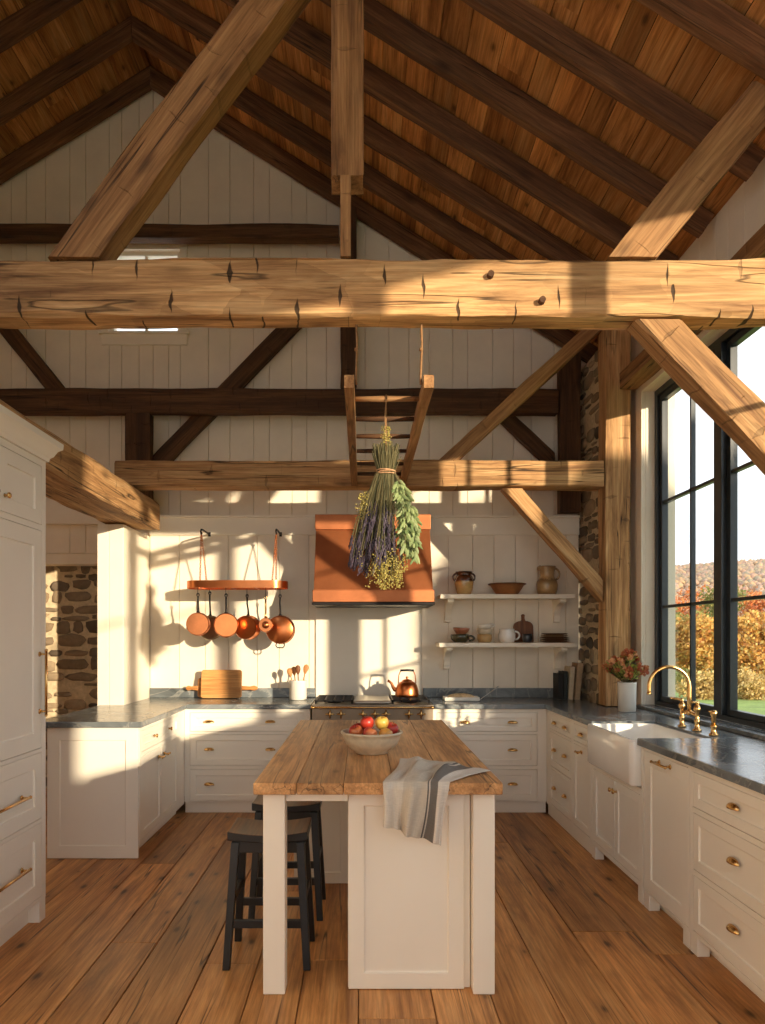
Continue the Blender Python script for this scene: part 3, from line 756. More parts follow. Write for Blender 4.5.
def shaker(name, parent, x0, x1, z0, z1, rail=.05, y=0.0, rec=.009, th=.02):
    """a framed front whose panel is recessed; its face lies at y"""
    g = .0025; x0 += g; x1 -= g; z0 += g; z1 -= g
    mb = MB(); rl = min(rail, (x1-x0)*.28, (z1-z0)*.28)
    o_ = [(x0, z0), (x1, z0), (x1, z1), (x0, z1)]; i_ = [(x0+rl, z0+rl), (x1-rl, z0+rl), (x1-rl, z1-rl), (x0+rl, z1-rl)]
    b_ = .006; p_ = [(x0+rl+b_, z0+rl+b_), (x1-rl-b_, z0+rl+b_), (x1-rl-b_, z1-rl-b_), (x0+rl+b_, z1-rl-b_)]
    V = lambda q, yy: [mb.b.verts.new((a, yy, c)) for a, c in q]
    O, I, J, Pn, B = V(o_, y), V(i_, y), V(i_, y + rec*.75), V(p_, y + rec), V(o_, y + th)
    for A, C in ((O, I), (I, J), (J, Pn), (B, O)):
        for k in range(4): mb.b.faces.new([A[k], A[(k+1) % 4], C[(k+1) % 4], C[k]])
    mb.b.faces.new(Pn); mb.b.faces.new(B[::-1])
    return mb.build(name, M['paint'], parent, bevel=.0015, seg=1)
def cabinet(name, label, loc, rz, W, z0, z1, D, fronts, group=None, feet=(), plinth=None, cat='cabinet', sides=()):
    r = empty(name, (loc[0], loc[1], 0), rz); tag(r, label, cat, group)
    xs = sorted({0, W} | {f[1] for f in fronts} | {f[2] for f in fronts}); zs = sorted({z0, z1} | {f[3] for f in fronts} | {f[4] for f in fronts})
    mb = MB(); mb.box(0, W, .0225, D, z0, z1)
    mb.build('carcass', M['paint'], r)
    mb = MB()
    for zz0, zz1 in zip(zs[:-1], zs[1:]):
        run = None
        for xa, xb in zip(xs[:-1], xs[1:]):
            cx, cz = (xa+xb)/2, (zz0+zz1)/2
            if any(f[1] < cx < f[2] and f[3] < cz < f[4] for f in fronts):
                if run: mb.box(run[0], run[1], 0, .022, zz0, zz1); run = None
            else: run = (run[0], xb) if run else (xa, xb)
        if run: mb.box(run[0], run[1], 0, .022, zz0, zz1)
    bmesh.ops.remove_doubles(mb.b, verts=mb.b.verts, dist=1e-5)
    mb.build('face_frame', M['paint'], r)
    for f in fronts:
        fo = shaker(f[0], r, f[1], f[2], f[3], f[4], rail=f[6] if len(f) > 6 else .05)
        for p in f[5]: p[0](fo, *p[1:])
    if plinth is not None: MB().box(.0, W, plinth, plinth + .02, 0.001, z0 - .0005).build('plinth', M['paint'], r)
    for fx in feet: MB().box(fx, fx + .07, 0.001, .06, 0.001, z0 - .0005).build('foot', M['paint'], r, bevel=.002)
    return r
ZC0, ZC = .89, .93
cup = lambda x, z: (cup_pull, x, z)
# run along the range wall
xa, xb = -1.509, -.44
cabinet('drawer_cabinet', 'cream three-drawer base cabinet between the corner and the range, under the chopping boards', (xa, 5.95), 0, xb - xa, .10, ZC0 - .001, .64,
        [('drawer', .045, 1.01, .695, .858, [cup(.21, .78), cup(.73, .78)]), ('drawer', .045, 1.01, .405, .672, [cup(.21, .545), cup(.73, .545)]), ('drawer', .045, 1.01, .105, .375, [cup(.21, .25), cup(.73, .25)])], plinth=.03)
xa, xb = .605, 1.569
cabinet('drawer_cabinet', 'cream three-drawer base cabinet on the far side of the range, under the open shelves', (xa, 5.95), 0, xb - xa, .10, ZC0 - .001, .64,
        [('drawer', .03, .885, .695, .858, [cup(.27, .775), cup(.675, .775)]), ('drawer', .03, .885, .405, .672, [cup(.27, .54), cup(.675, .54)]), ('drawer', .03, .885, .105, .375, [cup(.27, .25), cup(.675, .25)])], plinth=.03)
# peninsula: faces +X
LW = 5.945 - 4.75
r = cabinet('peninsula_cabinet', 'cream cabinet turned sideways to the range wall, panelled end before the stone recess', (-1.51, 4.75), PI/2, LW, .085, ZC0 - .001, .62,
        [('drawer', .05, LW - .2, .71, .858, [(knob, .33, .785), (knob, .72, .785)]), ('door', .05, (LW-.15)/2, .115, .68, [(bar_pull, .45, .61, .05)]), ('door', (LW-.15)/2 + .004, LW - .2, .115, .68, [(bar_pull, .60, .61, .05)])], plinth=.07)
shaker('end_panel', r, 0, .62, 0.001, ZC0 - .001, rail=.085).matrix_local = Matrix.Translation((0, 0, 0)) @ Matrix.Rotation(-PI/2, 4, 'Z') @ Matrix.Translation((-.62, -.021, 0))
# run under the window: faces -X
RXF = 1.57
def right_cab(name, label, y_far, y_near, fronts, **k):
    return cabinet(name, label, (RXF, y_far), -PI/2, y_far - y_near, .09, ZC0 - .001, .68, fronts, **k)
w_ = .70
right_cab('drawer_cabinet', 'cream drawer stack with paired cup pulls in the corner beside the sink run', 5.949, 5.225,
          [('drawer', .09, .694, .735, .862, [cup(.25, .80), cup(.54, .80)]), ('drawer', .09, .694, .43, .715, [cup(.25, .58), cup(.54, .58)]), ('drawer', .09, .694, .115, .41, [cup(.25, .27), cup(.54, .27)])], plinth=.012)
right_cab('narrow_cabinet', 'narrow cream cabinet with one drawer over one door next to the sink', 5.223, 4.79,
          [('drawer', .02, .41, .735, .862, [cup(.215, .80)]), ('door', .02, .41, .115, .715, [(bar_pull, .215, .675, .06)])], plinth=.012)
right_cab('sink_cabinet', 'cream two-door cabinet under the white apron sink', 4.785, 3.915, [], feet=(0.001, .80), plinth=.10)
sk = [o for o in bpy.data.objects if o.name == 'sink_cabinet'][0]
for c in kids(sk):
    if c.name.startswith(('carcass', 'face_frame')): bpy.data.objects.remove(c)
MB().box(0, .87, .0225, .68, .09, .645).build('carcass', M['paint'], sk)
mb = MB(); mb.box(0, .87, 0, .022, .61, .645); mb.box(0, .035, 0, .022, .12, .61); mb.box(.835, .87, 0, .022, .12, .61); mb.box(0, .87, 0, .022, .09, .12)
mb.box(0, .018, .0, .66, .6455, ZC0 - .001); mb.box(.852, .87, .0, .66, .6455, ZC0 - .001)
mb.build('face_frame', M['paint'], sk)
for xa, xb, kx in ((.035, .434, .405), (.436, .835, .465)):
    d_ = shaker('door', sk, xa, xb, .12, .61); knob(d_, kx, .545, 0)
r = right_cab('dishwasher', 'cream panelled dishwasher with one brass bar pull beside the sink', 3.90, 3.355, [('door', .012, .533, .10, .872, [(bar_pull, .27, .838, .17)], .075)], feet=(.001, .474), plinth=.08)
r['category'] = 'dishwasher'
right_cab('drawer_cabinet', 'wide cream three-drawer cabinet nearest the camera on the window side', 3.35, 2.05,
          [('drawer', .03, 1.27, .695, .862, [cup(.40, .785), cup(.90, .785)]), ('drawer', .03, 1.27, .40, .67, [cup(.40, .555), cup(.90, .555)]), ('drawer', .03, 1.27, .11, .375, [cup(.40, .27), cup(.90, .27)])], feet=(.001, 1.229), plinth=.08)
# tall cabinet: faces +X, near edge out of frame
TX, T0, T1 = -1.69, 2.79, 3.74
tw = T1 - T0
r = cabinet('tall_cabinet', 'tall white panelled refrigerator cabinet with crown moulding and brass pulls', (TX, T0), PI/2, tw, .115, 2.435, .60,
        [('door', .03, tw/2 - .001, 2.09, 2.40, [(knob, tw/2 - .06, 2.17)], .07), ('door', tw/2 + .001, tw - .045, 2.09, 2.40, [(knob, tw/2 - .465 + .51, 2.17)], .07),
         ('door', .03, tw - .045, .915, 2.06, [(bar_pull, tw - .072, 1.26, .34, True)], .085), ('drawer', .03, tw - .045, .545, .895, [(bar_pull, tw/2, .70, .46)], .075), ('drawer', .03, tw - .045, .135, .525, [(bar_pull, tw/2, .34, .46)], .075)], plinth=.06, feet=(.001, tw - .0705))
# crown moulding along the front and returning along the far end
prof = [(0, 2.436), (-.012, 2.436), (-.016, 2.455), (-.03, 2.468), (-.046, 2.50), (-.066, 2.515), (-.068, 2.545), (0, 2.545)]
mb = MB(); n = len(prof); A = [mb.b.verts.new((0, p[0], p[1])) for p in prof]; B = [mb.b.verts.new((tw - p[0], p[0], p[1])) for p in prof]; C = [mb.b.verts.new((tw - p[0], .07, p[1])) for p in prof]
for X, Y in ((A, B), (B, C)):
    for k in range(n): mb.b.faces.new([X[k], X[(k+1) % n], Y[(k+1) % n], Y[k]])
mb.b.faces.new(A); mb.b.faces.new(C[::-1])
mb.build('crown_moulding', M['paint'], r, auto=30)
# ------------------------------------------------------------------ counters, sink, tap
o = MB().prism([(-2.2, 4.70), (-1.48, 4.70), (-1.48, 5.92), (-.432, 5.92), (-.432, 6.598), (-1.998, 6.598), (-1.998, 5.868), (-2.2, 5.868)], ZC0, ZC).build('worktop', M['soap'], bevel=.005)
tag(o, 'L-shaped dark soapstone worktop over the peninsula, carrying the chopping boards', 'worktop')
o = MB().prism([(.602, 5.92), (1.55, 5.92), (1.55, 4.732), (1.98, 4.732), (1.98, 3.948), (1.55, 3.948), (1.55, 2.0), (2.268, 2.0), (2.268, 5.905), (2.02, 5.905), (2.02, 6.598), (.602, 6.598)], ZC0, ZC).build('worktop', M['soap'], bevel=.005)
tag(o, 'long soapstone worktop under the window, running from the shelves past the sink', 'worktop')
o = MB().box(-1.995, -.44, 6.574, 6.597, ZC + .001, 1.02).build('stone_upstand', M['soap'], bevel=.003); tag(o, 'low soapstone upstand behind the chopping boards and white crock', 'upstand')
o = MB().box(.575, 2.015, 6.574, 6.597, ZC + .001, 1.02).build('stone_upstand', M['soap'], bevel=.003); tag(o, 'dark soapstone upstand under the open shelves', 'upstand')
# apron sink
mb = MB(); bm = mb.b
X0, X1, Y0, Y1, Zb, Zt = 1.515, 1.975, 3.953, 4.727, .655, .918; t = .028
def ring(x0, x1, y0, y1, z, rd=.03):
    out = []
    for cx, cy, a0 in ((x1-rd, y1-rd, 0), (x0+rd, y1-rd, 90), (x0+rd, y0+rd, 180), (x1-rd, y0+rd, 270)):
        for k in range(5):
            a = math.radians(a0 + 90*k/4); out.append(bm.verts.new((cx + rd*math.cos(a), cy + rd*math.sin(a), z)))
    return out
rs = [ring(X0+.01, X1-.01, Y0+.01, Y1-.01, Zb, .02), ring(X0, X1, Y0, Y1, Zb+.012), ring(X0, X1, Y0, Y1, Zt-.008), ring(X0+.006, X1-.006, Y0+.006, Y1-.006, Zt), ring(X0+t-.006, X1-t+.006, Y0+t-.006, Y1-t+.006, Zt), ring(X0+t, X1-t, Y0+t, Y1-t, Zt-.008), ring(X0+t+.004, X1-t-.004, Y0+t+.004, Y1-t-.004, .72, .05), ring(X0+t+.03, X1-t-.03, Y0+t+.03, Y1-t-.03, .695, .05)]
for A, B in zip(rs[:-1], rs[1:]):
    for k in range(20): bm.faces.new([A[k], A[(k+1) % 20], B[(k+1) % 20], B[k]])
bm.faces.new(rs[0][::-1]); bm.faces.new(rs[-1])
sk = empty('apron_sink', ((X0+X1)/2, (Y0+Y1)/2, Zb)); tag(sk, 'white fireclay apron-front sink set into the soapstone below the window', 'sink')
mb.build('basin', M['ceramic'], sk, auto=40).location = (-(X0+X1)/2, -(Y0+Y1)/2, -Zb)
MB().lathe([(0, .002), (.03, .002), (.042, .004), (.042, 0), (0, 0)], seg=18).build('drain', M['steel'], sk, smooth=True, loc=(0, 0, .042))
# bridge tap
fx, fy = 2.03, 4.34
f = empty('bridge_tap', (fx, fy, ZC + .001)); tag(f, 'aged brass bridge tap with tall gooseneck spout behind the sink', 'tap')
for dy in (-.10, .10):
    MB().lathe([(0, 0), (.026, 0), (.026, .008), (.015, .016), (.013, .05), (.016, .055), (.016, .065), (.012, .07), (.012, .115), (.019, .12), (.021, .135), (.017, .15), (.011, .155), (.011, .17), (0, .172)], c=(0, dy, 0), seg=16).build('valve', M['brass'], f, smooth=True)
    mb = MB(); mb.tube([(.0, dy, .168), (-.02, dy + .25*dy, .176), (-.045, dy + .45*dy, .178)], [.009, .008, .006], 10); mb.ball((0, dy, .17), .014, 2); mb.ball((-.047, dy + .45*dy, .178), .009, 1)
    mb.build('lever', M['brass'], f, smooth=True)
mb = MB(); mb.tube([(0, -.10, .092), (0, -.04, .10), (0, 0, .102), (0, .04, .10), (0, .10, .092)], .0105, 12); mb.ball((0, 0, .102), .02, 2)
mb.build('bridge', M['brass'], f, smooth=True)
pts = [(0, 0, .10), (0, 0, .20), (0, 0, .262)]
for k in range(1, 15):
    a = PI * k / 14; pts.append((-.125 + .125*math.cos(a), 0, .262 + .125*math.sin(a) * .98))
pts += [(-.25, 0, .235), (-.25, 0, .222)]
mb = MB(); mb.tube(pts, [.0135]*3 + [.012]*13 + [.0115]*3, 12); mb.cyl((-.25, 0, .226), (-.25, 0, .212), .0135, .0135, 12)
mb.build('spout', M['brass'], f, smooth=True)
s_ = empty('side_spray', (2.03, 4.04, ZC + .001)); tag(s_, 'brass side spray standing alone in front of the tap', 'spray')
MB().lathe([(0, 0), (.026, 0), (.026, .008), (.016, .018), (.014, .045), (.018, .05), (.018, .058), (0, .058)], seg=16).build('base', M['brass'], s_, smooth=True)
MB().lathe([(0, .058), (.013, .058), (.013, .11), (.018, .118), (.02, .135), (.014, .145), (0, .148)], seg=16).build('spray_head', M['brass'], s_, smooth=True)
mb = MB().cyl((-.004, 0, .135), (-.03, .0, .14), .006, .005, 8); mb.build('trigger', M['brass'], s_, smooth=True)

# ------------------------------------------------------------------ range and hood
g = empty('range_cooker', (.0875, 5.85, 0)); tag(g, 'wide taupe range cooker with brass fittings under the copper hood', 'cooker')
hw = .505
mb = MB(); mb.box(-hw, hw, .03, .70, .12, .93); mb.box(-hw, hw, .06, .68, .02, .12); mb.build('body', M['range'], g, bevel=.004)
MB().box(-hw, hw, .0, .029, .80, .905).build('control_panel', M['range'], g, bevel=.004)
mb = MB(); mb.box(-hw - .004, hw + .004, -.012, .70, .905, .935); mb.build('cooktop', plain('cooktop_steel', (150, 140, 126), .42, .9), g, bevel=.006)
for x0, x1 in ((-hw + .012, -.004), (.004, hw - .012)):
    d = MB().box(x0, x1, .004, .029, .28, .785).build('oven_door', M['range'], g, bevel=.004)
    mb = MB(); mb.tube([(x0 + .03, -.045, .74), (x1 - .03, -.045, .74)], .009, 10)
    for xx in (x0 + .06, x1 - .06): mb.cyl((xx, .003, .74), (xx, -.045, .74), .008, .008, 10)
    mb.build('handle', M['brass'], d, smooth=True)
    MB().box(x0, x1, .004, .029, .135, .27).build('drawer', M['range'], g, bevel=.004)
mb = MB(); mb.tube([(-hw - .01, -.038, .915), (hw + .01, -.038, .915)], .008, 10)
for xx in (-hw + .01, hw - .01): mb.cyl((xx, -.012, .915), (xx, -.04, .915), .012, .012, 10); mb.ball((xx, -.04, .915), .016, 2)
mb.build('towel_rail', M['brass'], g, smooth=True)
for i, px in enumerate((330, 341, 363, 375, 386, 409, 421)):
    xx = (px - VX) * 5.84 / F - .0875
    mb = MB(); mb.lathe([(0, 0), (.018, 0), (.018, .006), (.009, .010), (.009, .024), (.012, .03), (0, .032)], seg=14, ax='y')
    for a in (0, PI/2): mb.cyl((-.036*math.cos(a), -.025, -.036*math.sin(a)), (.036*math.cos(a), -.025, .036*math.sin(a)), .0068, .0068, 8)
    mb.build('tap_knob', M['brass'], g, smooth=True, loc=(xx, -.0005, .858))
mb = MB().box(-.155, .155, .03, .60, .9355, .965); mb.build('griddle_lid', M['steel'], g, bevel=.01)
for x0, x1 in ((-hw + .02, -.165), (.165, hw - .02)):
    mb = MB()
    for k in range(5): yy = .06 + k * .125; mb.box(x0, x1, yy, yy + .014, .954, .968)
    for k in range(5): xx = x0 + (x1 - x0 - .014) * k / 4; mb.box(xx, xx + .014, .06, .574, .950, .966)
    for k in (x0, x1 - .014):
        for yy in (.06, .56): mb.box(k, k + .014, yy, yy + .014, .936, .952)
    mb.build('burner_grate', M['iron'], g)
    for yy in (.19, .44):
        MB().lathe([(0, .0), (.06, 0), (.06, .008), (.045, .014), (0, .015)], c=((x0+x1)/2, yy, .936), seg=20).build('burner', M['iron'], g, smooth=True)
for xx in (-hw + .04, hw - .04):
    for yy in (.08, .66): MB().cyl((xx, yy, .001), (xx, yy, .0195), .02, .02, 12).build('foot', M['iron'], g)

h = empty('copper_hood', (.0975, 6.3, 1.774)); tag(h, 'large sloping copper range hood on the white wall', 'hood')
def hood_part(name, prof, xw, mat):
    mb = MB(); mb.prism_x([(y - 6.3, z - 1.774) for y, z in prof], -xw, xw); return mb.build(name, mat, h, bevel=.004)
hood_part('canopy', [(6.578, 1.905), (6.012, 1.905), (6.285, 2.462), (6.578, 2.462)], .512, M['copper_dk'])
hood_part('lower_band', [(6.578, 1.80), (5.998, 1.80), (5.998, 1.904), (6.578, 1.904)], .522, M['copper_dk'])
hood_part('rim', [(6.578, 1.774), (5.99, 1.774), (5.99, 1.799), (6.578, 1.799)], .527, M['iron'])
hood_part('upper_band', [(6.578, 2.463), (6.272, 2.463), (6.272, 2.60), (6.578, 2.60)], .518, M['copper_dk'])

# ------------------------------------------------------------------ island and stools
il = empty('kitchen_island', (.066, 2.90, 0)); tag(il, 'white kitchen island with thick reclaimed plank top in the middle of the floor', 'island')
def isl(mb, name, mat, parent=None, **k):
    o = mb.build(name, mat, parent or il, **k); o.location = (-.066, -2.90, 0); return o
mb = MB(); xs = [-.448, -.27, -.075, .13, .345, .58]
for a, b_ in zip(xs[:-1], xs[1:]):
    mb.box(a + .0008, b_ - .0008, 2.877, 5.07, .851, .90 - R.uniform(0, .0012))
isl(mb, 'plank_top', M['butcher'], bevel=.004)
for x0, x1, y0, y1 in ((-.415, -.323, 2.933, 3.025), (.466, .557, 2.933, 3.025), (.466, .557, 4.93, 5.02), ):
    isl(MB().box(x0, x1, y0, y1, .001, .8505), 'leg', M['paint'], bevel=.004)
mb = MB(); mb.box(-.3225, -.0605, 2.955, 2.975, .807, .8505); mb.box(-.405, -.385, 3.026, 4.249, .807, .8505)
isl(mb, 'apron', M['paint'], bevel=.002)
mb = MB(); mb.box(-.06, .462, 2.997, 5.02, .001, .8505); isl(mb, 'carcass', M['paint'])
mb = MB(); mb.box(-.415, -.0605, 4.271, 5.02, .001, .8505); isl(mb, 'rear_carcass', M['paint'])
shaker('end_panel', il, -.06, .437, .001, .8505, rail=.066, rec=.012).location = (-.066, 2.976 - 2.90, 0)
shaker('rear_panel', il, -.415, -.0605, .001, .8505, rail=.066).location = (-.066, 4.25 - 2.90, 0)
for k in range(2):
    o = shaker('side_panel', il, .0, .93, .001, .8505, rail=.066); o.rotation_euler = (0, 0, PI/2); o.location = (.484 - .066, 3.03 + k * .945 - 2.90, 0)

def make_stool():
    r = empty('counter_stool', (0, 0, 0))
    bm = bmesh.new(); nx, ny, hw_, hd = 14, 6, .182, .135; top = []; bot = []
    for i in range(nx + 1):
        u = -1 + 2*i/nx; rt = []; rbm = []
        for j in range(ny + 1):
            v = -1 + 2*j/ny
            x, y = u*hw_, v*hd
            z = .598 + .018 * u*u - .004 * (1 - v*v)
            rt.append(bm.verts.new((x, y, z))); rbm.append(bm.verts.new((x, y, .565 + .010*u*u)))
        top.append(rt); bot.append(rbm)
    for i in range(nx):
        for j in range(ny):
            bm.faces.new([top[i][j], top[i+1][j], top[i+1][j+1], top[i][j+1]]); bm.faces.new([bot[i][j], bot[i][j+1], bot[i+1][j+1], bot[i+1][j]])
        bm.faces.new([top[i][0], bot[i][0], bot[i+1][0], top[i+1][0]]); bm.faces.new([top[i][ny], top[i+1][ny], bot[i+1][ny], bot[i][ny]])
    for j in range(ny):
        bm.faces.new([top[0][j], top[0][j+1], bot[0][j+1], bot[0][j]]); bm.faces.new([top[nx][j], bot[nx][j], bot[nx][j+1], top[nx][j+1]])
    mb = MB(); mb.b.free(); mb.b = bm; so_ = mb.build('seat', M['black'], r, bevel=.004, auto=35); so_.data.materials.append(M['stool_seat'])
    for p in so_.data.polygons: p.material_index = 1 if p.normal.z > .6 else 0
    mb = MB(); mb.box(-.165, .165, -.118, -.098, .515, .566); mb.box(-.165, .165, .098, .118, .515, .566); mb.box(-.160, -.142, -.097, .097, .515, .566); mb.box(.142, .160, -.097, .097, .515, .566)
    mb.build('seat_rail', M['black'], r, bevel=.002)
    foot = {}
    for sx in (-1, 1):
        for sy in (-1, 1):
            tx, ty, fx, fy, w2 = sx*.148, sy*.105, sx*.182, sy*.150, .0175
            q = lambda cx, cy, z, w: [(cx-w, cy-w, z), (cx+w, cy-w, z), (cx+w, cy+w, z), (cx-w, cy+w, z)]
            MB().hexa(q(fx, fy, .0005, .0165) + q(tx, ty, .564, .019)).build('leg', M['black'], r, bevel=.003)
    at = lambda z: ((.182 - .034*z/.564), (.150 - .045*z/.564))
    for z, kind in ((.20, 'x'), (.30, 'y')):
        ax_, ay_ = at(z)
        for sg in (-1, 1):
            mb = MB()
            if kind == 'x': mb.box(-ax_ + .01, ax_ - .01, sg*ay_ - .011, sg*ay_ + .011, z - .018, z + .018)
            else: mb.box(sg*ax_ - .011, sg*ax_ + .011, -ay_ + .01, ay_ - .01, z - .018, z + .018)
            mb.build('stretcher', M['black'], r, bevel=.002)
    return r
st = make_stool(); st.location = (-.43, 3.31, 0); tag(st, 'black stool with worn wooden saddle seat, tucked behind the front island leg', 'stool', 'counter stools at the island')
s2 = copy_tree(st); s2.location = (-.405, 3.86, 0); s2['label'] = 'second black saddle stool, behind the other one along the island'

# fruit bowl, apples, towel
bx, by = .05, 3.62
b_ = MB().lathe([(0, .006), (.066, .006), (.072, 0), (.082, 0), (.084, .008), (.112, .026), (.135, .052), (.147, .080), (.151, .098), (.159, .102), (.161, .109), (.156, .114), (.147, .111), (.143, .098), (.138, .080), (.126, .054), (.102, .030), (.07, .018), (0, .014)], seg=40).build('fruit_bowl', M['stone_bowl'], smooth=True, loc=(bx, by, .9015))
tag(b_, 'cream stoneware bowl of apples standing on the island', 'bowl')
def apple_mat(nm, a, b2): return twotone(nm, [(0, a), (.45, a), (.75, b2), (1, b2)], 3, .35, ax='x', wob=.07, lo=-.04, hi=.04)
amat = [apple_mat('red_apple', (142, 28, 26), (176, 52, 36)), apple_mat('blush_apple', (186, 60, 52), (206, 120, 70)), apple_mat('yellow_apple', (222, 184, 84), (210, 150, 70))]
aprof = [(r * .98, z * .98) for r, z in [(0, -.026), (.008, -.031), (.018, -.032), (.029, -.023), (.036, -.006), (.037, .010), (.031, .024), (.020, .031), (.010, .029), (.004, .022), (0, .020)]]
for i, (dx, dy, dz, mi, lb) in enumerate(((-.082, -.02, .098, 1, 'blushed red apple at the bowl rim, the one farthest from the window'), (-.010, -.070, .094, 1, 'pinkish red apple at the front of the bowl, under the dark red one'), (.104, .028, .106, 1, 'small blushed red apple at the bowl rim on the window side'),
        (.070, -.072, .088, 2, 'russet yellow apple low in the bowl, mostly below the rim'), (-.024, .0, .141, 0, 'dark red apple on top of the heap in the bowl'), (.053, -.002, .141, 2, 'golden yellow apple on top of the heap in the bowl'), (-.07, .055, .100, 0, 'deep red apple at the back of the bowl behind the blushed ones'))):
    a = MB().lathe(aprof, seg=22).build('apple', amat[mi], smooth=True, loc=(bx + dx, by + dy, .9015 + dz + .013), rot=(R.uniform(-.4, .4), R.uniform(-.4, .4), R.uniform(0, 6)))
    tag(a, lb, 'apple', 'apples in the stoneware bowl')
    MB().tube([(0, 0, .018), (.001, 0, .03), (.005, 0, .042)], [.0016, .0014, .002], 6).build('stem', M['bark'], a, smooth=True)

def towel():
    nu, nv = 44, 60; bm = bmesh.new(); uvl = bm.loops.layers.uv.new('weave'); g = []
    Ze, Ye = .9045, 2.870
    A, B, C, D = Vector((.085, Ye, .735)), Vector((.315, Ye, .655)), Vector((.56, 3.14, Ze)), Vector((.20, 3.42, Ze))
    EA, EB = Vector((.085, Ye, Ze)), Vector((.36, Ye, Ze))
    for i in range(nu + 1):
        u = i / nu; row = []
        for j in range(nv + 1):
            v = j / nv
            e = EA.lerp(EB, u) + Vector((0, .0, 0))
            if v < .5:
                lo = A.lerp(B, u); t = v / .5
                p = lo.lerp(e, t)
                # folds fall from two pinch points at the edge
                amp = (1 - t) * .9 + .25
                f_ = .016 * math.sin(u * 15 + .6 + t * 1.1) + .010 * math.sin(u * 31 + 1.0 - t * 1.3) + .012 * math.exp(-((u - .45) / .10) ** 2)
                p.y -= .018 + amp * (f_ + .012) if True else 0
                p.x += .012 * math.sin(u * 9 + 2 * t) * (1 - t) - .05 * t * (u - .5) * 0
                k_ = max(0, (t - .86) / .14)
                p.y += k_ * k_ * (.018 + .010)
                p.z += .003 * k_
                if p.y > Ye - .001: p.y = Ye - .001
            else:
                t = (v - .5) / .5; hi = D.lerp(C, u); p = e.lerp(hi, t)
                f_ = .5 + .5 * math.sin(u * 17 + t * 3.2 + .5); f2 = .5 + .5 * math.sin(u * 29 - t * 5)
                edge = min(1, 4 * u, 4 * (1 - u))
                p.z += (.034 * f_ + .016 * f2) * (.35 + .65 * math.sin(PI * min(1, t * 1.15))) * edge * min(1, t * 6 + .25) + .001
                p.y += .03 * math.sin(u * 5) * t; p.x += .02 * math.sin(t * 4 + u * 3) * t
                k_ = max(0, 1 - t * 9); p.y -= .004 * k_
            row.append(bm.verts.new(p))
        g.append(row)
    for i in range(nu):
        for j in range(nv):
            f_ = bm.faces.new([g[i][j], g[i+1][j], g[i+1][j+1], g[i][j+1]])
            for lp, (a, b2) in zip(f_.loops, ((i, j), (i+1, j), (i+1, j+1), (i, j+1))): lp[uvl].uv = (a / nu, b2 / nv)
    mb = MB(); mb.b.free(); mb.b = bm
    m, nt, b = newmat('striped_linen')
    uv = nt.nodes.new('ShaderNodeTexCoord').outputs['UV']; sp = nt.nodes.new('ShaderNodeSeparateXYZ'); L(nt, uv, sp.inputs[0])
    st_ = ramp(nt, sp.outputs[0], [(0, lin((214, 204, 188))), (.30, lin((214, 204, 188))), (.305, lin((198, 186, 168))), (.66, lin((206, 196, 180))), (.665, lin((104, 98, 92))), (.69, lin((206, 196, 180))), (.71, lin((112, 106, 100))), (.82, lin((128, 120, 112))), (.825, lin((216, 206, 192)))], 'CONSTANT')
    wv = nz(nt, scaled(nt, uv, (160, 8, 1)), 1, 3, .6); wv2 = nz(nt, scaled(nt, uv, (8, 160, 1)), 1, 3, .6)
    col = mixc(nt, st_, ramp(nt, mth(nt, 'MULTIPLY', wv, wv2), [(.12, (.72, .72, .72)), (.4, (1.1, 1.1, 1.1))]), .7, 'MULTIPLY')
    L(nt, col, b.inputs['Base Color']); b.inputs['Roughness'].default_value = .9
    o = mb.build('linen_towel', m, smooth=True)
    o.modifiers.new('s', 'SUBSURF').render_levels = 1
    md = o.modifiers.new('t', 'SOLIDIFY'); md.thickness = .0022; md.offset = 1
    tag(o, 'rumpled grey striped linen towel hanging over the island edge', 'towel')
towel()

# ------------------------------------------------------------------ pot rack and pans
rk = empty('hanging_pot_rack', (-1.11, 6.25, 1.93)); tag(rk, 'oval copper pot rack hanging by chains from two wall hooks', 'pot rack')
def stadium(L_, D_, n=14):
    r = D_/2; h = L_/2 - r; pts = []
    for k in range(n + 1): a = -PI/2 + PI*k/n; pts.append((h + r*math.cos(a), r*math.sin(a)))
    for k in range(n + 1): a = PI/2 + PI*k/n; pts.append((-h + r*math.cos(a), r*math.sin(a)))
    return pts
po, pi_ = stadium(.90, .29), stadium(.888, .278)
mb = MB(); n = len(po); V = [[mb.b.verts.new((p[0], p[1], z)) for p in q] for q, z in ((po, 0), (po, .066), (pi_, .066), (pi_, 0))]
for a in range(4):
    A, B = V[a], V[(a+1) % 4]
    for k in range(n): mb.b.faces.new([A[k], A[(k+1) % n], B[(k+1) % n], B[k]])
mb.build('band', M['copper'], rk, auto=40)
for xx in (-.32, -.04, .17, .33): MB().box(xx - .008, xx + .008, -.1385, .1385, .004, .010).build('crossbar', M['copper'], rk)
def chain(a, b_):
    a, b_ = Vector(a), Vector(b_); d = b_ - a; n = int(d.length / .021); mb = MB()
    t = d.normalized(); s1 = t.orthogonal().normalized(); s2_ = t.cross(s1)
    for k in range(n):
        c = a + d * ((k + .5) / n); sv = s1 if k % 2 else s2_
        mb.tube([c + t * (.0140 * math.cos(q)) + sv * (.0075 * math.sin(q)) for q in [2*PI*i/10 for i in range(10)]], .0027, 5, closed=True)
    return mb.build('chain', M['copper'], rk, smooth=True)
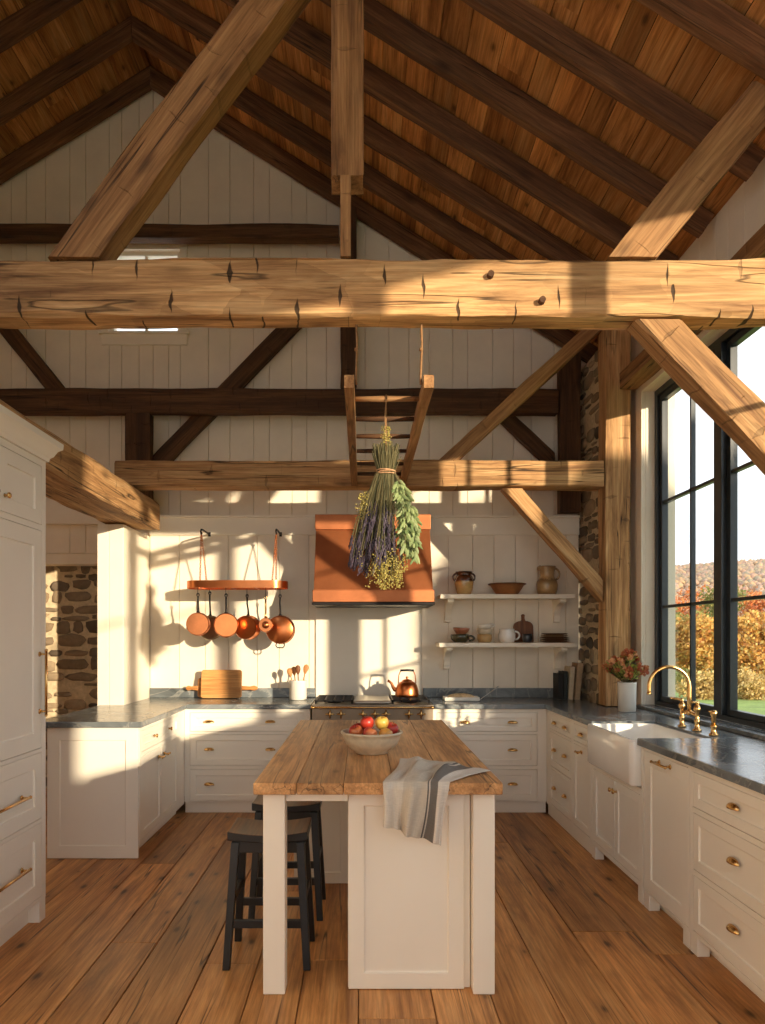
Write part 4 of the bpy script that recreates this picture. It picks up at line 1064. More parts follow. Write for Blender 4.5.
for hx in (-.325, .345):
    mb = MB(); mb.tube([(hx, .33, .535), (hx, .05, .535), (hx, 0, .53), (hx, -.02, .51), (hx, 0, .488), (hx, .018, .50)], .008, 8); mb.box(hx - .012, hx + .012, .329, .335, .515, .555)
    mb.build('wall_hook', M['iron'], rk, smooth=False)
    for sy in (-1, 1): chain((hx, sy * .004, .49), (hx + (.02 if hx < 0 else -.02), sy * .136, .055))
def make_pan(name, label, X, Y, zc, r, dep, hl, rot, mo, mi, mh, helper=False, flat=False):
    p = empty(name, (X, Y, zc), rot); tag(p, label, 'pan', 'copper pans on the rack')
    th = .003
    # base looks toward the camera (-Y), rim toward the wall
    k = dep
    MB().lathe([(0, k/2), (r * .93, k/2), (r * .985, k/2 - .006), (r, k/2 - .014), (r * 1.01, -k/2), (r*1.035, -k/2 - .003), (r * 1.03, -k/2 - .006), (r - th, -k/2), (r - th, k/2 - .012), (r*.9, k/2 - th), (0, k/2 - th)], seg=40, ax='y').build('pan_body', mo, p, auto=45)
    ztop = r + hl; mb = MB(); yb = k/2 * .5
    mb.tube([(0, yb, r - .002), (0, yb + .004, r + .02), (0, yb, r + .05), (0, 0, r + hl * .55), (0, 0, ztop - .028)], [.012, .010, .008, .0085, .0075], 8, squash=(1, .55))
    mb.tube([(.011*math.cos(q), 0, ztop - .014 + .014*math.sin(q)) for q in [2*PI*i/14 for i in range(14)]], .004, 6, closed=True)
    mb.build('handle', mh, p, smooth=True)
    mb = MB()
    for sx in (-1, 1): mb.ball((sx*.012, yb - .002, r + .006), .005, 1)
    mb.build('rivet', mh, p)
    if helper: MB().tube([(-.035, 0, -r + .006), (-.038, 0, -r - .02), (-.025, 0, -r - .036), (.025, 0, -r - .036), (.038, 0, -r - .02), (.035, 0, -r + .006)], .0055, 8).build('helper_handle', mh, p, smooth=True)
    if flat: MB().lathe([(0, .004), (.030, .004), (.032, 0), (.012, .001), (.010, -.003), (0, -.002)], c=(0, -k/2 - .0005, 0), seg=24, ax='y').build('base_ring', M['copper'], p, smooth=True)
    # hook from the rack down to the handle loop
    hx, hy = X + 1.11, Y - 6.25; zt = zc + ztop - 1.93
    mb = MB(); mb.tube([(hx, hy - .012, .0), (hx, hy - .012, zt - .008), (hx, hy - .007, zt - .015), (hx, hy, zt - .0175), (hx, hy + .008, zt - .013), (hx, hy + .012, zt - .004)], .0024, 6)
    mb.build('hook', M['iron'], rk, smooth=True)
    return p
make_pan('hanging_saucepan', 'small copper saucepan at the end of the rack farthest from the range hood', -1.433, 6.118, 1.613, .100, .075, .17, .12, M['copper'], M['steel'], M['iron'])
make_pan('hanging_frying_pan', 'dark blackened frying pan hanging behind the first copper saucepans', -1.385, 6.37, 1.585, .108, .045, .22, -.1, M['tin'], M['tin'], M['iron'], flat=False)
make_pan('hanging_saucepan', 'copper saucepan hanging just past the dark blackened pan', -1.188, 6.118, 1.603, .105, .08, .17, .18, M['copper'], M['steel'], M['iron'])
make_pan('hanging_saucepan', 'deep pinkish copper saucepan hanging beside the tiny pan', -1.023, 6.235, 1.585, .105, .10, .19, -.22, M['copper'], M['steel'], M['iron'])
make_pan('hanging_saucepan', 'tiny bright copper pan between two larger pans', -.842, 6.118, 1.605, .062, .05, .19, .1, M['copper'], M['steel'], M['brass'], flat=True)
make_pan('hanging_saute_pan', 'largest copper pan on the rack, with a looped helper handle', -.732, 6.26, 1.565, .125, .06, .19, -.08, M['copper'], M['steel'], M['iron'], helper=True)

# ------------------------------------------------------------------ open shelves and pottery
def shelf(z, x0, x1, label):
    r = empty('open_shelf', ((x0+x1)/2, 6.45, z)); tag(r, label, 'shelf', 'open shelves beside the hood'); w2 = (x1-x0)/2
    MB().box(-w2, w2, -.15, .148, -.04, 0).build('shelf_top', M['trimw'], r, bevel=.004)
    for xx in (-w2 + .10, w2 - .10):
        prof = [(.148, -.041), (-.10, -.041), (-.105, -.065), (-.085, -.075)]
        for k in range(9):
            a = PI/2 * k / 8; prof.append((.105 - .19 * (1 - math.sin(a)) , -.08 - .13 * (1 - math.cos(a))))
        prof += [(.112, -.225), (.104, -.245), (.148, -.25)]
        mb = MB(); mb.prism_x(prof, xx - .028, xx + .028); mb.build('bracket', M['trimw'], r, bevel=.003)
shelf(1.886, .705, 1.925, 'upper white open shelf holding the jar, wide bowl and jug')
shelf(1.448, .695, 1.935, 'lower white open shelf holding cups, plates and the paddle board')
def ear(mb, x, z0, z1, out, r=.008, sgn=1, y=0):
    pts = []
    for k in range(9):
        a = -PI/2 + PI * k / 8; pts.append((x + sgn * out * math.cos(a), y, (z0+z1)/2 + (z1-z0)/2 * math.sin(a)))
    mb.tube(pts, r, 8); return mb
ZU, ZL, YS = 1.8875, 1.4495, 6.44
def X_(px, Y=YS): return (px - VX) * Y / F
jar_m = twotone('dipped_glaze_jar', [(0, (206, 168, 108)), (.52, (196, 152, 92)), (.60, (92, 52, 30)), (1, (70, 38, 22))], 3, .25, wob=.03, lo=0, hi=.215, coat=.6)
j = empty('glazed_jar', (X_(464), YS, ZU)); tag(j, 'two-handled jar with dark brown neck and tan body on the upper shelf', 'jar')
MB().lathe([(0, 0), (.056, 0), (.062, .006), (.078, .06), (.088, .115), (.086, .15), (.072, .172), (.066, .182), (.070, .197), (.080, .207), (.078, .213), (.066, .208), (.060, .18), (.07, .15), (0, .03)], seg=32).build('jar_body', jar_m, j, smooth=True)
for sg in (-1, 1): ear(MB(), sg * .070, .128, .195, .030, .0085, sg).build('handle', plain('brown_glaze', (84, 46, 26), .25, coat=.6), j, smooth=True)
bm_ = twotone('brown_bowl_glaze', [(0, (150, 98, 56)), (.8, (168, 112, 66)), (.95, (116, 72, 42)), (1, (112, 70, 40))], 3, .4, wob=.02, lo=0, hi=.10)
b_ = MB().lathe([(0, 0), (.095, 0), (.10, .006), (.130, .05), (.150, .085), (.172, .093), (.174, .102), (.146, .098), (.12, .05), (.09, .015), (0, .012)], seg=36).build('wide_bowl', bm_, smooth=True, loc=(X_(507), YS, ZU)); tag(b_, 'wide brown rimmed bowl in the middle of the upper shelf', 'bowl')
jm = twotone('mottled_jug_glaze', [(0, (168, 132, 86)), (.3, (186, 152, 102)), (.5, (134, 104, 68)), (.56, (188, 154, 106)), (1, (168, 134, 90))], 4, .35, wob=.05, lo=0, hi=.27, coat=.4)
j = empty('stoneware_jug', (X_(547), YS, ZU)); tag(j, 'mottled tan jug with one handle at the stone wall end of the upper shelf', 'jug')
MB().lathe([(0, 0), (.075, 0), (.082, .006), (.094, .05), (.097, .09), (.09, .125), (.07, .155), (.064, .175), (.066, .205), (.074, .242), (.079, .262), (.072, .262), (.06, .20), (.058, .17), (.08, .12), (0, .02)], seg=32).build('jug_body', jm, j, smooth=True)
ear(MB(), .062, .135, .245, .052, .010, 1).build('handle', jm, j, smooth=True)
MB().lathe([(.03, 0), (.022, .016), (.012, .028), (.008, .02), (.018, .01), (.026, 0)], c=(-.062, 0, .243), seg=12, ax='-x').build('lip', jm, j, smooth=True)
def mug(name, label, X, z, r, hgt, mat, handle=1, prof=None, cat='cup', Y=YS):
    m_ = empty(name, (X, Y, z)); tag(m_, label, cat)
    MB().lathe(prof or [(0, 0), (r*.72, 0), (r*.78, .004), (r*.97, hgt*.4), (r, hgt*.7), (r*.95, hgt), (r*.88, hgt), (r*.92, hgt*.7), (r*.88, hgt*.4), (r*.6, .012), (0, .010)], seg=28).build('cup_body', mat, m_, smooth=True)
    if handle: ear(MB(), handle * r * .93, hgt*.22, hgt*.82, r*.55, r*.11, 1 if handle > 0 else -1).build('handle', mat, m_, smooth=True)
    return m_
mug('glazed_cup', 'dark olive glazed cup under the reddish bowl on the lower shelf', X_(460), ZL, .088, .075, plain('olive_glaze', (70, 66, 42), .25, noise_amt=.25, scale=20, coat=.5), 1, [(0, 0), (.055, 0), (.06, .004), (.086, .035), (.088, .06), (.084, .075), (.078, .074), (.08, .05), (0, .012)])
b_ = MB().lathe([(0, 0), (.042, 0), (.045, .004), (.070, .035), (.078, .058), (.073, .060), (.064, .036), (.038, .010), (0, .008)], seg=28).build('small_bowl', plain('russet_glaze', (172, 104, 68), .3, noise_amt=.2, scale=16, coat=.4), smooth=True, loc=(X_(461), YS, ZL + .0755), rot=(0, .05, 0)); tag(b_, 'small reddish bowl stacked on the dark olive cup', 'bowl')
mug('stoneware_cup', 'tan cup at the bottom of the pale stack on the lower shelf', X_(484.5), ZL, .070, .075, plain('tan_glaze', (196, 160, 106), .4, noise_amt=.12, scale=18), 0, [(0, 0), (.05, 0), (.056, .004), (.066, .03), (.069, .075), (.064, .0755), (.06, .03), (0, .012)])
b_ = MB().lathe([(0, 0), (.05, 0), (.055, .004), (.070, .03), (.074, .046), (.069, .047), (.055, .014), (0, .009)], seg=28).build('small_bowl', M['stone_bowl'], smooth=True, loc=(X_(484.5), YS, ZL + .0765)); tag(b_, 'cream bowl stacked on the tan cup', 'bowl')
mug('white_cup', 'pale handled cup tilted on top of the cream bowl', X_(485), ZL + .126, .062, .044, M['crock'], 1).rotation_euler = (0, -.10, 0)
mug('white_mug', 'white rounded mug with a loop handle on the lower shelf', X_(507), ZL, .078, .125, M['ceramic'], 1, [(0, 0), (.058, 0), (.064, .004), (.078, .04), (.078, .075), (.068, .105), (.07, .125), (.065, .125), (.063, .105), (.072, .07), (.058, .012), (0, .01)])
pb = empty('paddle_board', (X_(524, 6.53), 6.548, ZL + .001), 0); tag(pb, 'small walnut paddle board leaning on the wall behind the dark cup', 'board')
poly = [(-.09, .0), (.09, .0), (.094, .01), (.092, .15)]
for k in range(7): a = PI/2 * k / 6; poly.append((.022 + .07*math.cos(a), .15 + .05*math.sin(a)))
poly += [(.016, .21), (.014, .235)]
for k in range(7): a = -PI/4 + PI*1.5*k/6; poly.append((.018*math.cos(a), .25 + .016*math.sin(a)))
poly += [(-.014, .235), (-.016, .21)]
for k in range(7): a = PI/2 + PI/2 * k / 6; poly.append((-.022 + .07*math.cos(a), .15 + .05*math.sin(a)))
poly += [(-.092, .15), (-.094, .01)]
o = MB().prism_y(poly, -.008, .008).build('board_blade', M['walnut'], pb, bevel=.002); o.rotation_euler = (-.10, 0, 0)
mug('dark_cup', 'small blackish cup in front of the paddle board', X_(527, 6.40), ZL, .046, .078, plain('black_glaze', (40, 42, 46), .3, noise_amt=.15, coat=.4), 0, Y=6.40)
pl_m = twotone('plate_glaze', [(0, (120, 80, 50)), (1, (142, 98, 64))], 3, .4)
z = ZL
pl_lab = ['bottom brown plate of the stack on the lower shelf', 'brown plate second from the bottom of the stack', 'brown plate third from the bottom of the stack', 'brown plate fourth from the bottom of the stack', 'top brown plate of the stack on the lower shelf']
for i in range(5):
    rr = (.138, .136, .134, .125, .120)[i]
    o = MB().lathe([(0, 0), (rr*.6, 0), (rr*.66, .003), (rr*.97, .013), (rr, .0155), (rr*.96, .0165), (rr*.64, .0065), (0, .005)], seg=36).build('plate', pl_m if i != 3 else plain('pale_plate', (176, 140, 98), .4), smooth=True, loc=(X_(554.5), YS, z)); z += .0172
    tag(o, pl_lab[i], 'plate', 'brown plates on the lower shelf')

# ------------------------------------------------------------------ things on the worktops
ZK = ZC + .0015
def lean_board(name, label, X, Y, W, H, T, mat, handle=None, tilt=-.14, zoff=0):
    r = empty(name, (X, Y, ZK + .004)); tag(r, label, 'chopping board')
    c = .025; poly = []
    for cx, cz, a0 in ((W/2 - c, c, -90), (W/2 - c, H - c, 0), (-W/2 + c, H - c, 90), (-W/2 + c, c, 180)):
        for k in range(5): a = math.radians(a0 + 90*k/4); poly.append((cx + c*math.cos(a), cz + c*math.sin(a)))
    o = MB().prism_y(poly, -T/2, T/2).build('board_blade', mat, r, bevel=.004); o.rotation_euler = (tilt, 0, 0)
    if handle:
        for (hx, hw) in handle:
            zc_ = H * .48; sg = 1 if hx > 0 else -1; x0 = sg * W/2
            poly = [(x0, zc_ - .022), (x0 + sg*hw*.55, zc_ - .016), (x0 + sg*hw*.8, zc_ - .024), (x0 + sg*hw, zc_ - .012), (x0 + sg*hw, zc_ + .012), (x0 + sg*hw*.8, zc_ + .024), (x0 + sg*hw*.55, zc_ + .016), (x0, zc_ + .022)]
            if sg < 0: poly = poly[::-1]
            h_ = MB().prism_y(poly, -T/2 + .001, T/2 - .001).build('handle', mat, r, bevel=.004); h_.rotation_euler = (tilt, 0, 0)
    return r
lean_board('chopping_board', 'large pale rectangular chopping board leaning in front of the handled one', (220.5 - VX) * 6.43 / F, 6.46, .375, .262, .026, M['board_wood'])
lean_board('chopping_board', 'handled wooden board standing behind the large pale chopping board', (219 - VX) * 6.5 / F, 6.512, .40, .185, .022, wood('board_wood_amber', (160, 100, 46), (200, 138, 74), (224, 168, 106), 'x', rough=.5, bump=.1, knots=0, cracks=0), handle=[(1, .155), (-1, .11)], tilt=-.10)
c_ = empty('utensil_crock', ((298 - VX) * 6.36 / F, 6.36, ZK)); tag(c_, 'white crock holding wooden spoons beside the range', 'crock')
MB().lathe([(0, 0), (.072, 0), (.078, .005), (.079, .16), (.082, .168), (.082, .176), (.074, .176), (.072, .165), (.071, .012), (0, .01)], seg=32).build('crock_body', M['crock'], c_, smooth=True)
for i, (dx, dy, tx, ty, ln, lb) in enumerate(((-.030, .0, -.086, .02, .285, 'wooden spoon leaning farthest toward the chopping boards'), (-.015, .02, -.045, .05, .30, 'wooden spoon standing second in the white crock'), (.012, -.012, .0, -.02, .315, 'dark wooden spoon standing upright in the middle of the crock'), (.025, .005, .078, .02, .32, 'big wooden spoon leaning toward the range'))):
    base = Vector((c_.location.x + dx * .6, c_.location.y + dy, ZK + .013)); tip = Vector((c_.location.x + tx, c_.location.y + ty, ZK + ln))
    d = (tip - base); mb = MB(); sd = d.normalized()
    mb.tube([(0, 0, 0), (0, 0, d.length * .72)], [.006, .005], 8)
    mb.lathe([(.004, d.length*.70), (.014, d.length*.76), (.023, d.length*.84), (.025, d.length*.90), (.018, d.length*.97), (0, d.length)], seg=14, sc_=(1, .35))
    o = mb.build('wooden_spoon', M['spoon'] if i != 2 else M['walnut'], smooth=True, loc=base); o.rotation_euler = Vector((0, 0, 1)).rotation_difference(sd).to_euler()
    tag(o, lb, 'spoon', 'wooden spoons in the crock')
# kettle
k_ = empty('copper_kettle', ((407 - VX) * 6.24 / F, 6.24, .9695)); tag(k_, 'copper kettle with dark grip standing on the range', 'kettle')
MB().lathe([(0, 0), (.098, 0), (.104, .004), (.106, .02), (.100, .07), (.088, .105), (.066, .128), (.045, .138), (.043, .134), (0, .134)], seg=36).build('kettle_body', M['copper'], k_, smooth=True)
MB().lathe([(.046, .138), (.044, .144), (.03, .152), (.012, .156), (.008, .162), (.013, .170), (.010, .178), (0, .180)], seg=24).build('lid', M['copper'], k_, smooth=True)
mb = MB(); mb.tube([(-.082, 0, .055), (-.112, 0, .065), (-.125, 0, .085), (-.138, 0, .118), (-.158, 0, .136), (-.172, 0, .140)], [.022, .020, .015, .012, .011, .012], 12); mb.build('spout', M['copper'], k_, smooth=True)
mb = MB(); pts = []
for k in range(13): a = PI * k / 12; pts.append((.083*math.cos(a) * (1 if abs(math.cos(a)) < .9 else .95), 0, .115 + .115*min(1, math.sin(a) * 1.35)))
mb.tube(pts, .005, 8); mb.build('bail', M['copper'], k_, smooth=True)
MB().tube([(-.06, 0, .232), (0, 0, .2345), (.06, 0, .232)], [.0095, .011, .0095], 10).build('grip', M['black'], k_, smooth=True)
# butter dish, bread, knife
bd = MB(); bd.box(-.15, .15, -.075, .075, 0, .012)
for a in ((-.155, .155, -.08, -.072), (-.155, .155, .072, .08), (-.155, -.147, -.072, .072), (.147, .155, -.072, .072)): bd.box(*a, .004, .034)
o = bd.build('serving_dish', M['crock'], bevel=.003, loc=((461 - VX) * 6.28 / F, 6.28, ZK)); tag(o, 'white rectangular dish with bread under the open shelves', 'dish'); dx_ = o.location.x
mb = MB(); bmesh.ops.create_icosphere(mb.b, subdivisions=3, radius=1)
for v in mb.b.verts: v.co = Vector((v.co.x * .125, v.co.y * .058, max(-.2, v.co.z) * .038 + .008 + .004 * noise.noise(v.co * 5)))
o = mb.build('bread_loaf', plain('bread_crust', (222, 192, 146), .8, noise_amt=.22, scale=26, bump=.4), smooth=True, loc=(dx_, 6.28, ZK + .018)); tag(o, 'pale crusty loaf lying in the white dish', 'bread')
kn = empty('butter_knife', (dx_ + .17, 6.30, ZK + .013)); tag(kn, 'thin knife propped up beside the white bread dish', 'knife'); kn.location.z = ZK
kn.rotation_euler = (0, -.62, 0)
MB().box(0, .12, -.008, .008, .001, .003).build('blade', M['steel'], kn); MB().tube([(.12, 0, .002), (.21, 0, .002)], [.005, .006], 8).build('handle', M['steel'], kn, smooth=True)
# books
bxs = [(1.785, .042, .235, (38, 40, 40), 'black book standing first in the corner row by the stone wall', 0), (1.833, .036, .255, (52, 56, 52), 'dark green-black book second in the corner row', 0), (1.872, .044, .300, (206, 190, 160), 'cream book standing third in the corner row', .07), (1.930, .050, .335, (176, 150, 118), 'tall tan book leaning against the stone at the end of the row', .10)]
for X, W, H, c, lb, tl in bxs:
    r = empty('book', (X, 6.36, ZK + .0005)); tag(r, lb, 'book', 'cookbooks in the corner'); r.rotation_euler = (0, tl, 0); D_ = .18
    mb = MB(); mb.box(0, .004, 0, D_, 0, H); mb.box(W - .004, W, 0, D_, 0, H); mb.box(.0041, W - .0041, 0, .005, 0, H)
    mb.build('cover', plain('book_cloth', c, .7, noise_amt=.1, scale=40), r, bevel=.0015)
    MB().box(.0045, W - .0045, .006, D_ - .006, .006, H - .006).build('pages', M['page'], r)
# vase and flowers
vX, vY = (627 - VX) * 5.36 / F, 5.36
v_ = empty('flower_vase', (vX, vY, ZK)); tag(v_, 'cream cylinder vase of dried autumn flowers on the worktop by the window', 'vase')
MB().lathe([(0, 0), (.060, 0), (.065, .004), (.068, .21), (.070, .222), (.065, .223), (.062, .21), (.06, .02), (0, .016)], seg=32).build('vase_body', M['crock'], v_, smooth=True)
bq = empty('bouquet', (vX, vY, ZK + .03)); tag(bq, 'bunch of dusky red and apricot blooms standing in the cream vase', 'flowers')
mb = MB(); heads = []; lf = MB()
for i in range(42):
    a = R.uniform(0, 2*PI); rr = math.sqrt(R.random()) * .20; zt = .40 - rr * .62 + R.uniform(-.05, .05)
    p = (rr*math.cos(a), rr*math.sin(a) * .8, zt); heads.append(p)
    b0 = (R.uniform(-.03, .03), R.uniform(-.03, .03), .0); mid = (p[0]*.24, p[1]*.24, .2)
    mb.tube([b0, mid, p], .0022, 5)
    for q in range(10):
        t = R.uniform(.05, .97); c = Vector(mid).lerp(Vector(p), t); c.z = max(c.z, .22); d = Vector((R.uniform(-1, 1), R.uniform(-1, 1), R.uniform(.0, .9))).normalized(); sd = d.orthogonal().normalized()
        l = R.uniform(.03, .06); lf.quad(c, c + d*l*.5 + sd*l*.22, c + d*l, c + d*l*.5 - sd*l*.22)
mb.build('stems', M['stem'], bq, smooth=True)['kind'] = 'stuff'
lf.build('leaves', M['green'], bq)['kind'] = 'stuff'
def bloom(mat):
    mb = MB()
    for k in range(22):
        d = Vector((R.gauss(0, 1), R.gauss(0, 1), R.gauss(.25, 1))).normalized(); sd = d.orthogonal().normalized(); c = d * .006; l = .026
        mb.quad(c, c + d*l*.6 + sd*.010, c + d*l, c + d*l*.6 - sd*.010)
    mb.ball((0, 0, 0), .012, 1)
    return mb, mat
protos = []
for i, p in enumerate(heads):
    if i < 6:
        mb, mt = bloom(M[('bloom_a', 'bloom_b', 'bloom_c', 'bloom_a', 'bloom_b', 'bloom_a')[i]]); o = mb.build('bloom', mt, bq); protos.append(o)
    else:
        o = protos[R.randrange(6)].copy(); COL.objects.link(o)
    o.location = p; o.rotation_euler = (R.uniform(0, 6), R.uniform(0, 6), R.uniform(0, 6)); s__ = R.uniform(.8, 1.35); o.scale = (s__,) * 3

# ------------------------------------------------------------------ hanging ladder and herb bundle
zl = 2.725; ld = empty('hanging_ladder', (.09, 3.45, zl)); tag(ld, 'old wooden ladder hung flat below the beams as a drying rack', 'ladder')
for x0, sl in ((-.153, 0), (.240, 0)):
    t = timber('rail', (.09 + x0, 3.45, zl + .035), (.09 + x0 , 5.694, zl + .035), .055, .07, M['oak'], None, rough=.004, wane=.008)
    for k2 in ('category', 'kind'):
        if k2 in t: del t[k2]
    mw = t.matrix_world.copy(); t.parent = ld; t.matrix_parent_inverse = Matrix.Translation(ld.location).inverted()
rungs = [3.735, 4.08, 4.43, 4.78, 5.13, 5.45]
for yy in rungs:
    MB().tube([(-.126, yy - 3.45, .045), (.04, yy - 3.45, .045), (.213, yy - 3.45, .045)], [.013, .016, .013], 10).build('rung', M['oak'] if yy == rungs[0] else M['dark_oak'], ld, smooth=True)
for x0 in (-.118, .205):
    mb = MB(); zt = zb0 - zl - .002
    mb.tube([(x0, .035, zt), (x0 + .004, .04, zt - .1), (x0 - .002, .05, .075), (x0, .06, .04)], .006, 8); mb.ball((x0, .04, zt - .12), .012, 1)
    mb.build('leather_strap', M['rope'], ld, smooth=True)

hb = empty('herb_bundle', (.128, 3.735, 2.38)); tag(hb, 'big hanging bunch of dried lavender and sage tied to the ladder rung', 'herbs')
mb = MB()
mb.tube([(0.002, -.002, .02), (-.006, -.012, .30)] + [(.001, -.021*math.cos(q), .39 + .021*math.sin(q)) for q in [PI*i/10 for i in range(11)]] + [(.002, .004, .2), (.004, .002, .02)], .0032, 6)
mb.build('hanging_string', M['rope'], hb, smooth=True)
mb = MB()
for k in range(3): mb.tube([(.051*math.cos(q), .044*math.sin(q), -.008 + .006*k + .004*math.sin(q+k*2)) for q in [2*PI*i/20 for i in range(20)]], .0032, 6, closed=True)
mb.build('twine_tie', plain('pale_twine', (196, 150, 110), .9, noise_amt=.2, scale=40), hb, smooth=True)
st_, lv, sg_, yl = MB(), MB(), MB(), MB()
def curve_pts(p0, p1, sag, n=5):
    p0, p1 = Vector(p0), Vector(p1); return [p0.lerp(p1, t/n) + Vector(sag) * math.sin(PI * t / n) for t in range(n + 1)]
for i in range(260):     # stems above the tie and through it
    a, q = R.uniform(0, 2*PI), math.sqrt(R.random()); b0 = Vector((.046*q*math.cos(a), .040*q*math.sin(a), 0)); tp = Vector((b0.x*1.55 + R.uniform(-.01, .01), b0.y*1.5, R.uniform(.07, .155)))
    lo = Vector((b0.x*1.4 - .02, b0.y*1.4, -.16))
    st_.tube([lo, b0, tp], .0021, 4)
def spike(mb, p, d, ln, r, n):
    d = Vector(d).normalized(); sd = d.orthogonal().normalized(); s2_ = d.cross(sd)
    for k in range(n):
        t = k / n; a = k * 2.4; c = Vector(p) + d * ln * t + (sd*math.cos(a) + s2_*math.sin(a)) * r * .7
        rad = r * (.55 + .45 * math.sin(PI * min(1, t * .9 + .1))); M_ = Matrix.Translation(c) @ d.to_track_quat('Z', 'Y').to_matrix().to_4x4() 
        bmesh.ops.create_cone(mb.b, cap_ends=True, segments=4, radius1=rad, radius2=rad*.25, depth=rad*3.2, matrix=M_)
for i in range(230):     # lavender
    a, q = R.uniform(0, 2*PI), math.sqrt(R.random())
    z1 = -R.uniform(.16, .47); wide = .025 + .145 * min(1, abs(z1) / .48)
    p0 = Vector((-.012 + .044*q*math.cos(a), .04*q*math.sin(a), -.005)); p1 = Vector((-.045 + wide*q*math.cos(a)*.92, wide*q*math.sin(a)*.7, z1))
    pts = curve_pts(p0, p1, (R.uniform(-.012, .012), R.uniform(-.012, .012), 0), 3); st_.tube(pts, .0017, 4)
    d = (p1 - p0); d.z *= 1.1; spike(lv, p1, d, R.uniform(.06, .11), R.uniform(.0042, .0066), 12)
for i in range(26):      # loose wisps at the side
    z1 = -R.uniform(.3, .47); p1 = Vector((-.13 - R.uniform(0, .055), R.uniform(-.06, .06), z1)); p0 = Vector((-.04, R.uniform(-.03, .03), -.03))
    st_.tube(curve_pts(p0, p1, (-.02, 0, .01), 4), .0016, 4); spike(lv, p1, (-.25, 0, -1), R.uniform(.05, .10), .0052, 11)
for i in range(15):      # sage: leafy stems on the window side
    ang = R.uniform(-.9, .9); L_ = R.uniform(.30, .47)
    p0 = Vector((.03 + R.uniform(0, .015), R.uniform(-.03, .03), -.005)); p1 = Vector((.085 + R.uniform(-.02, .075), math.sin(ang) * .075 - .02, -L_))
    pts = curve_pts(p0, p1, (.035, 0, 0), 8); st_.tube(pts, .0024, 5)
    for k in range(32):
        t = .12 + .88 * k / 32; f_ = t * 8; i0 = min(7, int(f_)); c = pts[i0].lerp(pts[i0+1], f_ - i0)
        d = Vector((R.uniform(-.75, .85), R.uniform(-.9, .5), -R.uniform(.55, 1.3))).normalized(); w_ = R.uniform(.0065, .010); l = R.uniform(.045, .080)
        sd = d.cross(Vector((R.uniform(-.4, .4), 1, .2))).normalized(); nn_ = sd.cross(d)
        v = [sg_.b.verts.new(q) for q in (c, c + d*l*.33 + sd*w_ + nn_*.003, c + d*l*.72 + sd*w_*.85 + nn_*.004, c + d*l, c + d*l*.72 - sd*w_*.85 + nn_*.004, c + d*l*.33 - sd*w_ + nn_*.003)]
        m1, m2 = sg_.b.verts.new(c + d*l*.33 - nn_*.003), sg_.b.verts.new(c + d*l*.72 - nn_*.003)
        for f2 in ((0, 1, m1), (0, m1, 5), (1, 2, m2, m1), (5, m1, m2, 4), (2, 3, m2), (4, m2, 3)): sg_.b.faces.new([v[q] if isinstance(q, int) else q for q in f2])
for i in range(90):      # yellow flower sprays at the bottom and the side
    if i < 74: p1 = Vector((.005 + R.gauss(0, .055), R.uniform(-.06, .05), -R.uniform(.46, .60))); p0 = Vector((p1.x*.4 - .01, p1.y*.4, -.2))
    else: p1 = Vector((-.10 - R.uniform(0, .05), R.uniform(-.05, .03), -R.uniform(.13, .26))); p0 = Vector((-.035, 0, -.02))
    st_.tube(curve_pts(p0, p1, (0, 0, 0), 2), .0015, 4)
    for k in range(16):
        c = p1 + Vector((R.gauss(0, .011), R.gauss(0, .011), R.uniform(-.03, .045))); bmesh.ops.create_icosphere(yl.b, subdivisions=1, radius=R.uniform(.0028, .0048), matrix=Matrix.Translation(c))
for i in range(14):      # pale dried heads above the tie
    c0 = Vector((R.uniform(-.02, .02), R.uniform(-.02, .02), .13))
    for k in range(10): bmesh.ops.create_icosphere(yl.b, subdivisions=1, radius=R.uniform(.003, .005), matrix=Matrix.Translation(c0 + Vector((R.gauss(0, .006), R.gauss(0, .006), .012 * k))))
tag(st_.build('stems', M['stem'], hb), kind='stuff'); tag(lv.build('lavender_flowers', M['lavender'], hb), 'dark purple dried lavender heads', kind='stuff')
tag(sg_.build('sage_leaves', M['sage'], hb, smooth=True), 'grey-green sage leaves', kind='stuff'); tag(yl.build('yellow_flowers', M['yarrow'], hb), 'small pale yellow dried flowers', kind='stuff')

# ------------------------------------------------------------------ outdoors
mb = MB(); nX, nY = 60, 60; g = []
for i in range(nX + 1):
    row = []
    for j in range(nY + 1):
        x, y = 2.6 + 140 * (i / nX) ** 1.5, -40 + 200 * (j / nY)
        row.append(mb.b.verts.new((x, y, -.75 - .02 * x + .35 * noise.noise(Vector((x * .06, y * .06, 1))) - (0 if x > 4 else 0))))
    g.append(row)
for i in range(nX):
    for j in range(nY): mb.b.faces.new([g[i][j], g[i+1][j], g[i+1][j+1], g[i][j+1]])
struct(mb.build('lawn', M['grass'], smooth=True))
def hill_z(x, y):
    d = math.hypot(x, y); t = max(0, min(1, (d - 90) / 230)); a = math.atan2(x, y)
    return -4 + 31 * t * t * (3 - 2*t) * (1 + .10 * noise.noise(Vector((a * 7, 0, 3)))) + 2 * noise.noise(Vector((x * .02, y * .02, 0)))
mb = MB(); g = []
for i in range(61):
    a = -.15 + 1.5 * i / 60; row = []
    for j in range(31):
        d = 80 + 270 * j / 30; x, y = d * math.sin(a), d * math.cos(a); row.append(mb.b.verts.new((x, y, hill_z(x, y))))
    g.append(row)
for i in range(60):
    for j in range(30): mb.b.faces.new([g[i][j], g[i+1][j], g[i+1][j+1], g[i][j+1]])
struct(mb.build('hill', plain('hill_ground', (120, 96, 70), .95, noise_amt=.2, scale=.2), smooth=True))
fm = leafy('hill_forest', [(176, 138, 108), (160, 128, 112), (190, 150, 110), (150, 134, 108), (172, 142, 124), (140, 130, 106), (198, 160, 120)], .95, 0)
mb = MB(); rr_ = random.Random(11)
